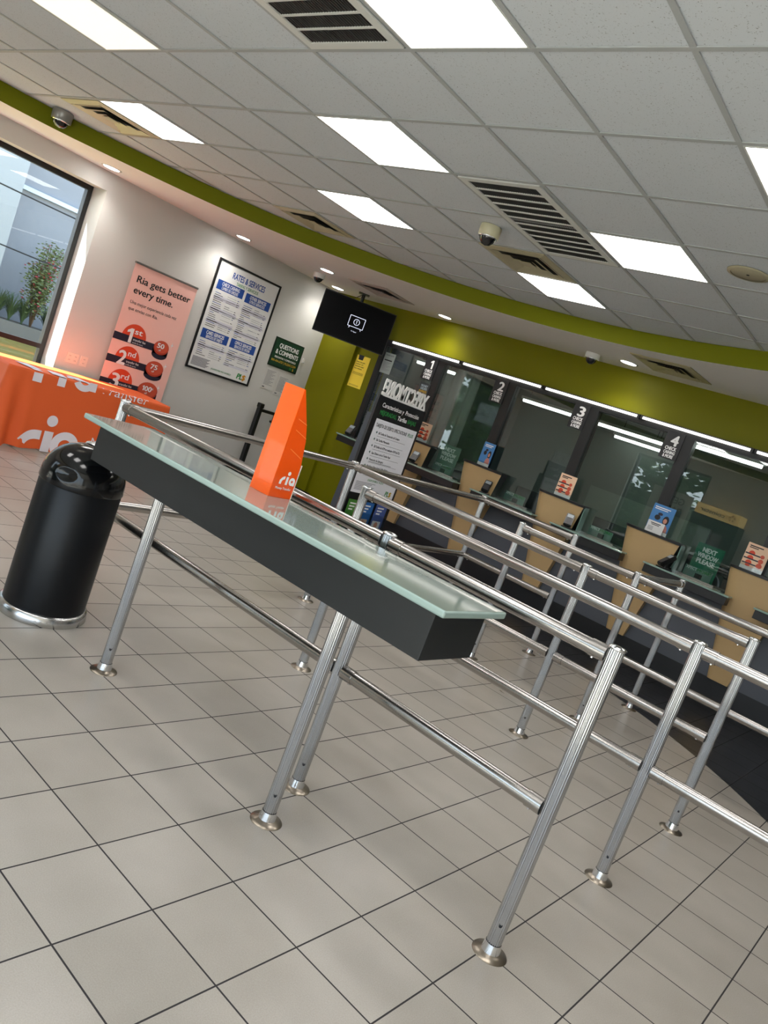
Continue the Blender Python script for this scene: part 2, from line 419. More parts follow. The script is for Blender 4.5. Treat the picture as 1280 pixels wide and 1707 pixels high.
# teller wall: header, pier in the corner, recessed green part, dark interior
LAMPX0 = -6.84
b = B(); b.box(XL, XR, YT, YT+.2, 2.40, ZC); struct(b.obj('wall_teller_header', GREEN))
b = B(); b.box(XL, -7.31, YT, YT+.2, 0, 2.40); struct(b.obj('wall_teller_pier', GREEN))
b = B(); b.box(-7.31, LAMPX0-.02, YT+.05, YT+.2, 0, 2.40); struct(b.obj('wall_teller_recess', GREEN))
INT = M('dim_interior_paint', S(128, 136, 131), .8)
b = B(); b.box(LAMPX0, XR, YT+.085, YT+.40, 1.0, 1.04); struct(b.obj('trim_2', TOE))
b = B(); b.box(-7.31, XR, 10.9, 11.0, 0, 2.7); b.box(-7.4, -7.31, YT+.2, 11.0, 0, 2.7); b.box(XR, XR+.1, YT+.2, 11, 0, 2.7); struct(b.obj('wall_interior', INT))
b = B(); b.box(-7.4, XR, YT+.2, 11.0, 2.7, 2.75); struct(b.obj('ceiling_interior', INT))
b = B(); b.box(-6.6, XR, YT+.02, YT+.2, 0, .95); struct(b.obj('wall_counter_backing', TOE))
b = B(); b.box(LAMPX0-.02, -6.6, YT+.05, YT+.2, 0, .95); struct(b.obj('wall_teller_low', GREEN))
b = B(); b.box(XL-.25, XR+.2, YT+.2, YT+.35, ZC, ZC+.3); b.box(XL-.3, XR+.2, YB-.1, 11.1, ZC+.06, ZC+.3); struct(b.obj('ceiling_deck', INT))
b = B(); b.box(XR, XR+.1, YB, YT+.2, 0, ZC); struct(b.obj('wall_right', WHITE_WALL))
# back wall behind the viewpoint with its two windows
b = B()
BW = [(-6.75, -5.05), (-3.3, 2.7)]
xs = [XL-.25, -6.75, -5.05, -3.3, 2.7, XR+.1]
for i in (0, 2, 4): b.box(xs[i], xs[i+1], YB-.2, YB, 0, ZC)
for x0, x1 in BW: b.box(x0, x1, YB-.2, YB, 2.6, ZC)
struct(b.obj('wall_back', WHITE_WALL))
for k, (x0, x1) in enumerate(BW):
    f = B(); t = .05; y = YB-.12
    f.box(x0, x0+t, y-.04, y+.04, 0, 2.6); f.box(x1-t, x1, y-.04, y+.04, 0, 2.6); f.box(x0+t, x1-t, y-.04, y+.04, 2.55, 2.6); f.box(x0+t, x1-t, y-.04, y+.04, 0, .1)
    n_ = 2 if k == 0 else 5
    for i in range(1, n_):
        xm = x0+(x1-x0)*i/n_; f.box(xm-.03, xm+.03, y-.04, y+.04, .1, 2.55)
    o_ = f.obj('window_%d' % (k+2), FRAME_B); struct(o_)
    g = B(); g.box(x0+t, x1-t, y-.004, y+.004, .1, 2.55); g.obj('window_pane', CLEAR_GLASS, o_)

# teller windows: frame, panes
PITCH = 1.0655
MUL = [-4.785-PITCH+i*PITCH for i in range(8)]     # -5.85 ... 1.6
f = B()
f.box(LAMPX0-.02, XR, YT-.02, YT+.08, 2.315, 2.40); f.box(LAMPX0-.02, XR, YT-.02, YT+.08, .95, 1.046); f.box(LAMPX0-.02, LAMPX0+.06, YT-.02, YT+.08, 1.046, 2.315)
for m_ in MUL: f.box(m_-.055, m_+.055, YT-.02, YT+.08, 1.046, 2.315)
win = f.obj('window_4', FRAME_B); struct(win)
edges = [LAMPX0+.005]+MUL
for i in range(len(edges)-1):
    g = B(); g.box(edges[i]+.055, edges[i+1]-.055, YT+.006, YT+.012, 1.046, 2.315); g.obj('window_pane', TELLER_GLASS, win)
# the counter body under the windows
b = B(); b.box(-6.6, XR, YT-.012, YT+.02, .25, .95); struct(b.obj('wall_counter_front', PANELG))
b = B(); b.box(-6.6, XR, YT-.010, YT+.02, 0, .25); struct(b.obj('baseboard_counter', TOE))
b = B(); b.box(XL, XL+.012, WY1-2.4, YT, 0, .1); struct(b.obj('baseboard_left', TOE))
b = B(); b.box(XL, -7.2, YT-.012, YT, 0, .1); struct(b.obj('baseboard_teller', TOE))

# ================================================================== CEILING FITTINGS
def cell(c, r): return GX0-(c+1)*GX, GX0-c*GX, GY0+r*GY, GY0+(r+1)*GY     # x0,x1,y0,y1
def ceil_light(c, r, label, mat=LIGHTP):
    x0, x1, y0, y1 = cell(c, r); t = thing('ceiling_light', label, 'ceiling light', ((x0+x1)/2, (y0+y1)/2, ZC), 0, 'square light panels set in the tile ceiling')
    p = B(); p.box(x0+.02, x1-.02, y0+.02, y1-.02, ZC-.003, ZC+.002); p.obj('diffuser', mat, t)
    q = B()
    for a in ((x0+.012, x1-.012, y0+.012, y0+.02), (x0+.012, x1-.012, y1-.02, y1-.012), (x0+.012, x0+.02, y0+.02, y1-.02), (x1-.02, x1-.012, y0+.02, y1-.02)):
        q.box(*a, ZC-.005, ZC+.002)
    q.obj('light_frame', WHITE_METAL, t)
ceil_light(1, -1, 'large glowing ceiling panel beside the top return grille at the upper edge')
ceil_light(5, -1, 'ceiling light panel with yellowish glow at the upper left corner', LIGHTY)
ceil_light(7, 1, 'ceiling light panel touching the open diffuser above the window')
ceil_light(3, 1, 'ceiling light panel between the top grille and the long slatted grille')
ceil_light(5, 3, 'ceiling light panel nearest the green curve above the rates poster')
ceil_light(1, 3, 'ceiling light panel against the long slatted grille')
ceil_light(3, 5, 'ceiling light panel behind the square diffuser, nearest the teller windows')
ceil_light(-1, 1, 'ceiling light panel cut by the right edge of the view')
for c, r in ((-2, -1), (-2, 3), (3, -3), (-1, -2), (5, -3), (1, -3), (-1, 5)):
    ceil_light(c, r, 'square ceiling light panel above the viewpoint, out of view')

def return_grille(x0, x1, y0, y1, label, n, band):
    t = thing('return_grille', label, 'vent', ((x0+x1)/2, (y0+y1)/2, ZC))
    q = B(); e = .045
    q.box(x0, x1, y0, y0+e, ZC-.008, ZC); q.box(x0, x1, y1-e, y1, ZC-.008, ZC); q.box(x0, x0+e, y0+e, y1-e, ZC-.008, ZC); q.box(x1-e, x1, y0+e, y1-e, ZC-.008, ZC)
    q.obj('grille_frame', WHITE_METAL, t)
    k = B(); k.box(x0+e, x1-e, y0+e, y1-e, ZC-.001, ZC+.003); k.obj('backing', BLACK, t)
    h = (y1-y0-2*e)/n
    for i in range(1, n):
        yy = y0+e+i*h; s_ = B(); s_.box(x0+e, x1-e, yy-band/2, yy+band/2, ZC-.007, ZC-.002); s_.obj('cross_bar', WHITE_METAL, t)
    s_ = B(); m_ = 30
    for i in range(m_):
        xx = x0+e+(x1-x0-2*e)*(i+.5)/m_; s_.box(xx-.0022, xx+.0022, y0+e, y1-e, ZC-.004, ZC-.002)
    s_.obj('fins', M('dark_grille_fins', S(70, 70, 68), .5), t)
x0, x1, _, _ = cell(2, 0)
return_grille(x0+.02, x1-.02, GY0-GY+.02, GY0-.02, 'square return grille with wide dark bands at the upper edge', 5, .012)
return_grille(x0+.02, x1-.02, GY0+2*GY+.02, GY0+4*GY-.02, 'long slatted return grille in the middle of the ceiling', 11, .018)
def diffuser(cx_, cy_, z, sz, label, mat, rot=0):
    t = thing('air_diffuser', label, 'vent', (cx_, cy_, z), rot, 'square four way supply diffusers')
    q = B()
    k = B(); k.box(-sz*.40, sz*.40, -sz*.40, sz*.40, -.002, .0); k.obj('throat', M('diffuser_throat', S(45, 43, 38), .6), t, True)
    def ring(bd, r0, z0, r1, z1):
        for a in range(4):
            m_ = Matrix.Rotation(a*PI/2, 4, 'Z')
            bd.face([m_ @ Vector(p) for p in ((-r0, -r0, z0), (r0, -r0, z0), (r1, -r1, z1), (-r1, -r1, z1))])
    ring(q, sz/2, -.006, sz*.40, -.016); ring(q, sz/2, -.006, sz/2, 0); q.obj('flange', mat, t, True)
    for r0, r1 in ((.40, .31), (.29, .19), (.17, .09)):
        l_ = B(); ring(l_, sz*r0, -.018, sz*r1, -.0025); l_.obj('louver_cone', mat, t, True)
    l_ = B(); l_.box(-sz*.09, sz*.09, -sz*.09, sz*.09, -.016, -.012); l_.obj('centre_plate', mat, t, True)
    return t
def cdiff(c, r, label):
    x0, x1, y0, y1 = cell(c, r); diffuser((x0+x1)/2, (y0+y1)/2, ZC-.001, .585, label, BEIGE_METAL)
cdiff(8, 1, 'shiny open diffuser beside the light panel above the window')
cdiff(7, 4, 'beige diffuser touching the green curve above the rates poster')
cdiff(3, 4, 'beige diffuser beside the ceiling dome camera and the long grille')
diffuser(-6.43, 7.02, ZS-.001, .60, 'diffuser in the lower white soffit beside the hanging television', M('soffit_diffuser_paint', S(188, 176, 168), .5), .05)
diffuser(-2.86, 7.22, ZS-.001, .60, 'diffuser in the lower white soffit above the fourth teller window', M('soffit_diffuser_beige', S(170, 160, 120), .4), -.05)
t = thing('ceiling_speaker', 'round beige speaker in the ceiling tiles near the right edge', 'speaker', (-1.6, 4.565, ZC))
q = B(); q.lathe([(.02, -.008), (.095, -.006), (.098, -.002), (.098, .0)], (-1.6, 4.565, ZC)); q.obj('speaker_grille', M('beige_plastic', S(176, 168, 142), .6), t)
q = B(); q.lathe([(.098, -.009), (.118, -.006), (.12, 0), (.098, 0)], (-1.6, 4.565, ZC), cap0=False, cap1=False); q.obj('rim', M('beige_plastic'), t)
q = B(); q.lathe([(.0001, -.010), (.008, -.010), (.01, -.007)], (-1.6, 4.565, ZC)); q.obj('screw', DKTEXT, t)
SPL = [(-7.70, 4.11, 'recessed downlight in the soffit above the window jamb'), (-7.68, 5.85, 'recessed downlight in the soffit above the banner and poster'),
       (-6.95, 6.57, 'recessed downlight in the soffit beside the small dome camera'), (-7.68, 7.55, 'recessed downlight in the soffit corner above the television'),
       (-5.86, 7.60, 'recessed downlight in the soffit above window one'), (-3.40, 7.50, 'recessed downlight in the soffit above window three')]
for x, y, lab in SPL:
    t = thing('downlight', lab, 'ceiling light', (x, y, ZS), 0, 'round downlights in the soffit')
    q = B(); q.lathe([(.0001, -.004), (.078, -.004), (.08, -.001)], (x, y, ZS)); q.obj('lens', SPOTM, t)
    q = B(); q.lathe([(.08, -.006), (.098, -.004), (.1, 0), (.08, 0)], (x, y, ZS), cap0=False, cap1=False); q.obj('trim_ring', WHITE_METAL, t)
    ld = bpy.data.lights.new('downlight_lamp', 'SPOT'); ld.energy = 16; ld.spot_size = 2.3; ld.spot_blend = .9; ld.shadow_soft_size = .05; ld.color = (1, .96, .9)
    lo = bpy.data.objects.new('downlight_lamp', ld); C.objects.link(lo); lo.parent = t; lo.location = (0, 0, -.02)
def dome_cam(x, y, z, r, label, body, drop=0.0):
    t = thing('dome_camera', label, 'security camera', (x, y, z))
    q = B(); q.lathe([(r, 0), (r*1.02, -.015), (r*.98, -.05-drop), (r*.9, -.055-drop)], (x, y, z)); q.obj('housing', body, t)
    q = B(); q.lathe([(r*.82, -.05-drop), (r*.8, -.06-drop), (r*.66, -.085-drop), (r*.4, -.105-drop), (.001, -.113-drop)], (x, y, z)); q.obj('dome', M('smoked_dome', S(16, 17, 20), .06, coat=.6), t)
    q = B(); q.lathe([(r*.9, -.052-drop), (r*.92, -.058-drop), (r*.8, -.062-drop)], (x, y, z), cap0=False, cap1=False); q.obj('trim_ring', CHROME, t)
BM = M('beige_camera_body', S(196, 190, 160), .4); WM = M('white_camera_body', S(225, 224, 220), .4)
dome_cam(-7.20, 3.29, ZC, .085, 'grey dome camera hanging at the green curve above the window', M('grey_camera_body', S(150, 148, 144), .3, .5), .03)
dome_cam(-3.345, 4.48, ZC, .075, 'beige dome camera under the ceiling tiles beside the long grille', BM, .02)
dome_cam(-7.36, 6.86, ZS, .075, 'white dome camera under the soffit near the television', WM)
dome_cam(-3.80, 7.50, ZS, .075, 'white dome camera under the soffit above the teller windows', WM)

# led tubes along the window head
LE = [-6.70, -5.54, -4.37, -3.20, -2.04, -.88, .30, 1.5]
LN = ['window one', 'the gap between windows one and two', 'window three', 'window four', 'the window past number four', 'the last window in view', 'the windows out of view']
for i in range(7):
    t = thing('led_tube', 'white led tube under the green header above '+LN[i], 'light tube', (LE[i], YT-.05, 2.40), 0, 'led tubes under the green header')
    q = B(); q.cyl((LE[i]+.03, YT-.055, 2.377), (LE[i+1]-.03, YT-.055, 2.377), .013, 16); q.obj('tube', LEDM, t)
    q = B(); q.box(LE[i]+.005, LE[i]+.03, YT-.075, YT-.02, 2.36, 2.40); q.box(LE[i+1]-.03, LE[i+1]-.005, YT-.075, YT-.02, 2.36, 2.40); q.box(LE[i]+.03, LE[i+1]-.03, YT-.075, YT-.02, 2.396, 2.40); q.obj('holder', BLACKM, t)

# ================================================================== QUEUE RAILINGS
PR, RR, PT, RT, RL = .0262, .0256, 1.118, 1.078, .530
def post(t, x, y, h=PT):
    q = B(); q.fluted((x, y, .012), h-.012, PR); p = q.obj('post', STEEL, t)
    q = B(); q.lathe([(PR, 0), (PR+.004, .001), (PR+.004, .007), (PR-.004, .011), (.0001, .014)], (x, y, h-.013), 28); q.obj('cap', CHROME, p)
    q = B(); q.lathe([(.062, 0), (.060, .003), (.040, .009), (PR+.006, .013)], (x, y, .0), 36); q.obj('flange', FLANGE, p)
    q = B(); q.lathe([(PR+.008, .010), (PR+.006, .022), (PR+.0015, .042)], (x, y, 0), 28, False, False); q.obj('collar', CHROME, p)
    d = Vector((-x, -y, 0)).normalized(); s_ = Vector((x, y, .115))+d*(PR-.003)
    q = B(); q.cyl(s_, s_+d*.005, .005, 10); q.obj('screw', DKTEXT, p)
def rail(t, a, b_, z, elbow=(False, False)):
    a, b_ = Vector((*a, z)), Vector((*b_, z)); d = (b_-a).normalized()
    g = PR+.001
    q = B(); q.cyl(a+d*g, b_-d*g, RR, 28); r = q.obj('rail', STEEL_RAIL, t)
    for c, s_ in ((a, d), (b_, -d)):
        q = B(); q.cyl(c+s_*(PR-.002), c+s_*(PR+.055), RR+.0028, 28); q.obj('sleeve', STEEL_RAIL, r)
        e = c+s_*(PR+.04); q = B(); q.cyl(e+Vector((0, 0, -RR-.007)), e+Vector((0, 0, -RR)), .006, 10); q.obj('screw', CHROME, r)
Y1, Y2, Y3, Y4, Y5 = 2.43, 3.385, 4.40, 5.30, 6.30
X0, X1, X2, X3 = -3.70, -2.705, -1.755, -.775
def railing(label, posts, runs):
    t = thing('queue_railing', label, 'railing', (*posts[0], 0), 0, 'stainless steel queue railings')
    for p in posts: post(t, *p)
    for a, b_, zs in runs:
        for z in zs: rail(t, a, b_, z)
BOTH = (RT, RL)
railing('outer steel railing running behind the writing counter and round to the third row', [(X0, Y1), (X2, Y1), (X3, Y1), (X0, Y3), (X2, Y3), (X3, Y3)],
        [((X0, Y1), (X2, Y1), BOTH), ((X2, Y1), (X3, Y1), BOTH), ((X0, Y1), (X0, Y3), BOTH), ((X0, Y3), (X2, Y3), BOTH), ((X2, Y3), (X3, Y3), BOTH)])
railing('inner steel railing, second row behind the writing counter', [(X1, Y2), (X3, Y2), (1.17, Y2)], [((X1, Y2), (X3, Y2), BOTH), ((X3, Y2), (1.17, Y2), BOTH)])
railing('steel railing of the fourth row with a short top bar to the last row', [(X1, Y4), (X2, Y4), (.2, Y4), (X2+.01, Y5)],
        [((X1, Y4), (X2, Y4), BOTH), ((X2, Y4), (.2, Y4), BOTH), ((X2, Y4), (X2+.01, Y5), (RT,))])
railing('steel railing of the last row nearest the sign kiosk and tellers', [(X0, Y5+.03), (X1, Y5)],
        [((X0, Y3+.06), (X0, Y5+.03), BOTH), ((X0, Y5+.03), (X1, Y5), BOTH)])

# ================================================================== WRITING COUNTER
t = thing('writing_counter', 'long black writing counter with a frosted green glass top on steel legs', 'counter', (-2.2, 2.15, 0))
q = B(); q.box(-3.175, -1.18, 2.0, 2.31, .876, 1.040, .002); q.obj('apron', APRON, t)
q = B(); q.mat(GLASSTOP); q.box(-3.262, -1.128, 1.957, 2.342, 1.041, 1.066, .007)
q.mat(GLASSEDGE)
for fc in q.bm.faces:
    if abs(fc.normal.z) < .9: fc.material_index = 1
q.bm.normal_update()
for fc in q.bm.faces:
    fc.material_index = 0 if fc.normal.z > .95 else 1
q.obj('glass_top', None, t)
for x in (-2.79, -1.62):
    q = B(); q.fluted((x, 2.145, .012), .876, PR); p = q.obj('leg', STEEL, t)
    q = B(); q.lathe([(.062, 0), (.060, .003), (.040, .009), (PR+.006, .013)], (x, 2.145, 0), 36); q.obj('flange', FLANGE, p)
    q = B(); q.lathe([(PR+.008, .010), (PR+.006, .022), (PR+.0015, .042)], (x, 2.145, 0), 28, False, False); q.obj('collar', CHROME, p)
    q = B(); d = Vector((-x, -2.145, 0)).normalized(); s_ = Vector((x, 2.145, .115))+d*(PR-.003); q.cyl(s_, s_+d*.005, .005, 10); q.obj('screw', DKTEXT, p)

# orange brochure holder on the counter
t = thing('brochure_holder', 'tall orange wedge brochure holder standing on the glass counter', 'brochure holder', (-2.29, 2.27, 1.0663))
xa, xb, ya, yb, zb, zt = -2.347, -2.230, 2.206, 2.336, 1.0664, 1.517
q = B(); q.box(xa, xb, ya, ya+.004, zb, zt); q.obj('back_panel', ORANGE_P, t)
prof = [(ya+.004, zb), (yb, zb), (yb-.006, zb+.153), (yb-.026, zb+.25), (yb-.05, zb+.31), (ya+.006, zt)]
ORANGE_S = M('orange_side_plastic', S(243, 84, 6), .3, coat=.3)
for x in (xa, xb-.004):
    q = B(); q.prism([(y, z) for y, z in prof], (x, 0, 0), (0, 1, 0), (0, 0, 1), (1, 0, 0), .004); q.obj('side_panel', ORANGE_S, t)
q = B(); q.box(xa+.004, xb-.004, yb-.009, yb-.006, zb, zb+.15); q.box(xa+.004, xb-.004, ya+.004, yb-.009, zb, zb+.004); q.obj('front_pocket', ORANGE_P, t)
q = B(); q.box(xb-.003, xb+.0015, yb-.002, yb+.0015, zb, zb+.15); q.obj('pocket_edge', M('pale_edge', S(225, 215, 205), .4), t, False)
for y0_, z0_, y1_, z1_ in ((ya+.035, zb+.205, yb-.02, zb+.175), (ya+.028, zb+.285, yb-.03, zb+.26), (ya+.022, zb+.33, yb-.052, zb+.315)):
    q = B(); q.prism([(y0_, z0_), (y1_, z1_), (y1_, z1_+.003), (y0_, z0_+.003)], (xb, 0, 0), (0, 1, 0), (0, 0, 1), (1, 0, 0), .0008); q.obj('tier_line', M('light_orange_edge', S(255, 140, 70), .4), t)
p = Panel((xb, ya, zb), (0, 1, 0), (0, 0, 1))
ria_logo(p, 'logo', WHITE, .034, .058, .034)
p.text('lettering', WHITE, 'Money Transfer', .024, .036, .0105, w=.088)
p.build(t)

# ================================================================== TRASH CAN
BX, BY = -3.425, 2.155
t = thing('trash_can', 'black dome top trash can with a chrome base ring beside the counter', 'trash can', (BX, BY, 0))
GLOSSB = M('gloss_black_enamel', S(9, 10, 12), .13, spec=.4, coat=.1); SATB = M('satin_black_enamel', S(9, 11, 15), .38, spec=.3)
q = B(); q.lathe([(.196, .03), (.198, .05), (.198, .676), (.194, .682)], (BX, BY, 0), 64); q.obj('body', SATB, t)
q = B()
dprof = [(.200, .682), (.203, .690), (.201, .712)]
for k in range(1, 57):
    a = k/56*PI/2; dprof.append((max(.0005, .201*math.cos(a)**.85), .712+.178*math.sin(a)))
q.lathe(dprof, (BX, BY, 0), 160, True, False)
dv = Vector((.55, -.80, 0)).normalized(); ds_ = Vector((-dv.y, dv.x, 0))
ctr = Vector((BX, BY, .712)); hit = ctr+dv*.196+Vector((0, 0, .038))
for v in q.bm.verts:
    d = v.co-hit
    if d.length > .12 or (v.co-ctr).dot(dv) < .05: continue
    e2 = (d.dot(ds_)/.052)**2+(d.z/.030)**2
    if e2 < 1: v.co -= dv*.016*(1-math.sqrt(e2))**.8+dv*.003
od = Vector((-.13, .45, .87)).normalized()
bmesh.ops.delete(q.bm, geom=[v for v in q.bm.verts if (v.co-ctr).dot(od) > .168], context='VERTS')
dome = q.obj('dome_lid', GLOSSB, t)
oc = ctr+od*.164
mt = Matrix.Translation(oc) @ od.to_track_quat('Z', 'Y').to_matrix().to_4x4()
q = B(); q.lathe([(.078, -.004), (.083, .006), (.090, .008), (.096, .002), (.098, -.010)], (0, 0, 0), 56, False, False, mt); q.obj('opening_rim', M('pale_rim', S(205, 203, 198), .3, .6), dome)
q = B(); q.lathe([(.082, 0), (.078, -.09), (.0001, -.09)], (0, 0, 0), 48, False, False, mt); q.obj('opening', M('bin_interior', S(4, 4, 5), .9), dome)
q = B(); q.lathe([(.214, 0), (.217, .006), (.212, .05), (.200, .056), (.198, .056)], (BX, BY, 0), 64, True, False); ring_ = q.obj('base_ring', M('worn_chrome', S(200, 200, 200), .22, 1.0), t)
for a in (-1.75, -1.65, -.62, -.5, -.38):
    q = B(); d = Vector((math.cos(a), math.sin(a), 0)); c = Vector((BX, BY, .026))+d*.212; q.cyl(c, c+d*.006, .005, 10); q.obj('rivet', CHROME, ring_)

# ================================================================== TABLE UNDER THE ORANGE CLOTH
TX0, TX1, TY0, TY1, TZ = -7.835, -7.13, 3.44, 5.235, .752
t = thing('folding_table', 'folding table hidden under the orange cloth beneath the window', 'table', (-7.45, 4.33, 0))
q = B(); q.box(TX0+.01, TX1-.014, TY0+.014, TY1-.014, TZ-.04, TZ-.004); q.obj('tabletop', M('grey_table_plastic', S(190, 190, 186), .6), t)
for y in (TY0+.25, TY1-.25):
    for x in (TX0+.06, TX1-.06):
        q = B(); q.cyl((x, y, 0), (x, y, TZ-.04), .014, 14); q.obj('leg', BLACKM, t)
RC = .03; LS = TX1-TX0-RC; LA = RC*PI/2; LF = TY1-TY0-2*RC; LT = 2*LS+2*LA+LF
def base(s_):
    if s_ < LS: return Vector((TX0+s_, TY0, 0)), Vector((0, -1, 0))
    s_ -= LS
    if s_ < LA:
        a = -PI/2+s_/RC; n_ = Vector((math.cos(a), math.sin(a), 0)); return Vector((TX1-RC, TY0+RC, 0))+n_*RC, n_
    s_ -= LA
    if s_ < LF: return Vector((TX1, TY0+RC+s_, 0)), Vector((1, 0, 0))
    s_ -= LF
    if s_ < LA:
        a = s_/RC; n_ = Vector((math.cos(a), math.sin(a), 0)); return Vector((TX1-RC, TY1-RC, 0))+n_*RC, n_
    s_ -= LA
    return Vector((TX1-RC-s_, TY1, 0)), Vector((0, 1, 0))
def disp(s_, k):
    c0 = s_-(LS+LA/2); c1 = s_-(LS+LA*1.5+LF)
    f = .030+.008*math.sin(s_*8.0+.4)+.005*math.sin(s_*19)
    f += .075*math.exp(-(c0/.09)**2)+.05*math.exp(-(c1/.09)**2)
    f += .030*math.sin(c0*30)*math.exp(-((c0-.12)/.20)**2)+.022*math.sin(c1*27)*math.exp(-(c1/.25)**2)
    return max(0, k)*f
def drape_x(y, z):
    return TX1+disp(LS+LA+(min(max(y, TY0+RC), TY1-RC)-TY0-RC), (TZ-z)/TZ)
def drape(a, c):
    s_ = a*LT; hem = .012+.012*math.sin(s_*7)+.008*math.sin(s_*17); z = TZ-c*(TZ-max(.004, hem))
    p_, n_ = base(s_); p_ = p_+n_*disp(s_, (TZ-z)/TZ); return Vector((p_.x, p_.y, z))
q = B(); q.grid(320, 26, drape)
q.face([drape(i/320, 0) for i in range(321)])
bmesh.ops.remove_doubles(q.bm, verts=q.bm.verts[:], dist=.0002)
cloth = q.obj('tablecloth', ORANGE_C); tag(cloth, 'orange cloth with white lettering draped over the folding table', 'tablecloth')
CLOTHW = M('white_cloth_print', S(232, 226, 232), .65)
class DrapePanel(Panel): pass
p = Panel((0, 0, 0), (0, 1, 0), (0, 0, 1)); p.conform = lambda y, z, off: Vector((drape_x(y, z)+.004+off*3, y, z))
h = .205
# lower large logo on the front drape
def front_logo(p, x, y, h):
    p.ring('logo', CLOTHW, x+.20, y-.005, .115, .205, PI*.5, PI*.86, 1, 14)
    p.poly('logo', CLOTHW, [(x+.20, y+.11), (x+.235, y+.11), (x+.235, y+.20), (x+.20, y+.20)], 1)
    p.rect('logo', CLOTHW, x+.265, y, .095, h, 1); p.disc('logo', CLOTHW, x+.315, y+.31, .056, 1)
    p.ring('logo', CLOTHW, x+.50, y+.09, .065, .145, 0, 2*PI, 1.3, 30); p.rect('logo', CLOTHW, x+.56, y, .085, .14, 1.6)
front_logo(p, 3.66, .012, h)
p.text('lettering', CLOTHW, 'Money', 4.42, .165, .085, bold=0, l=1)
p.text('lettering', CLOTHW, 'Transfer', 4.42, .035, .085, bold=0, l=1)
# lower ends of the logo printed on the table top run over the edge
for y0_, y1_, z0_ in ((3.67, 3.76, .655), (3.915, 3.995, .668), (4.24, 4.32, .695)): p.rect('logo', CLOTHW, y0_, z0_, y1_-y0_, .085, 1)
p.ring('logo', CLOTHW, 4.185, .80, .06, .125, PI*1.17, PI*1.83, 1, 14)
p.build(cloth)
p = Panel((0, 0, 0), (0, 1, 0), (-1, 0, 0))
p.conform = lambda y, v, off: Vector((TX1-v, y, TZ+.004+off*2)) if v > .0 else Vector((drape_x(y, TZ+v)+.004, y, TZ+v))
p.text('lettering', CLOTHW, 'Transfer', 4.36, -.045, .085, w=.58, bold=0, l=1)
for y0_, y1_ in ((3.67, 3.76), (3.915, 3.995), (4.24, 4.32)): p.rect('logo', CLOTHW, y0_, .003, y1_-y0_, .17, 1)
p.ring('logo', CLOTHW, 4.185, .10, .06, .125, 0, PI, 1, 20)
p.build(cloth)
for i, (x, y, r, lab) in enumerate(((-7.32, 3.70, .3, 'white flyer lying on the orange table nearest the window'), (-7.24, 3.95, -.2, 'white flyer lying on the orange table second from the window'), (-7.30, 4.2, .1, 'white flyer lying on the orange table nearest the banner'))):
    q = B(); q.box(-.1, .1, -.07, .07, 0, .002); o = q.obj('flyer', M('flyer_paper', S(214, 218, 228), .5))
    o.location = (x, y, TZ+.0075); o.rotation_euler = (0, 0, r); tag(o, lab, 'flyer', 'flyers on the orange table')

# ================================================================== LEFT WALL THINGS
def on_left(y0, z0, off=.002): return (XL+off, y0, z0)
# outlets
for y0, lab, two in ((4.385, 'double electrical outlet plate nearest the window jamb', True), (4.545, 'single data outlet plate beside the double outlet', False)):
    w_ = .135 if two else .085; t = thing('outlet', lab, 'outlet', (XL, y0+w_/2, .89))
    q = B(); q.box(XL, XL+.007, y0, y0+w_, .835, .945, .002); q.obj('cover_plate', M('outlet_plastic', S(222, 214, 204), .4), t)
    for k in range(2 if two else 1):
        yc = y0+w_*(k+.5)/(2 if two else 1)
        for z in (.868, .912):
            q = B(); q.box(XL+.007, XL+.009, yc-.017, yc+.017, z-.014, z+.014, .0005); s_ = q.obj('socket', M('outlet_plastic'), t)
            q = B(); q.box(XL+.009, XL+.0095, yc-.008, yc-.005, z-.006, z+.006); q.box(XL+.009, XL+.0095, yc+.005, yc+.008, z-.006, z+.006); q.obj('slots', DKTEXT, s_)
# roll-up banner
PINK = M('pink_banner_vinyl', S(250, 196, 184), .5); DOT = M('red_orange_print', S(222, 74, 40), .5); NAVY = M('navy_print', S(38, 34, 52), .5); COIN = M('brick_red_print', S(178, 62, 42), .5); COIN2 = M('light_brick_print', S(206, 84, 58), .5)
by0, by1, bx = 4.775, 5.62, -7.885
t = thing('rollup_banner', 'pink roll up banner with three discount tiers standing behind the orange table', 'banner', (bx, (by0+by1)/2, 0))
q = B(); q.box(bx-.002, bx, by0, by1, .09, 2.085); q.obj('banner_sheet', PINK, t)
q = B(); q.box(bx-.014, bx+.012, by0-.005, by1+.005, 2.08, 2.102, .003); q.obj('top_bar', M('grey_aluminium', S(150, 148, 145), .35, .8), t)
q = B(); q.box(bx-.06, bx+.04, by0-.01, by1+.01, 0, .09, .01); q.obj('base_cassette', M('grey_aluminium'), t)
q = B(); q.cyl((bx-.03, (by0+by1)/2, .09), (bx-.012, (by0+by1)/2, 2.08), .009, 12); q.obj('support_pole', M('grey_aluminium'), t)
p = Panel((bx, by0, 0), (0, 1, 0), (0, 0, 1))
p.text('heading', DKTEXT, 'Ria gets better', .075, 1.895, .074, w=.72, bold=.022); p.text('heading', DKTEXT, 'every time.', .075, 1.775, .074, w=.52, bold=.022)
p.text('lettering', DKTEXT, 'Una mejor experiencia cada vez', .075, 1.66, .036, w=.62, bold=.006); p.text('lettering', DKTEXT, 'que env\u00edas con Ria.', .075, 1.59, .036, w=.385, bold=.006)
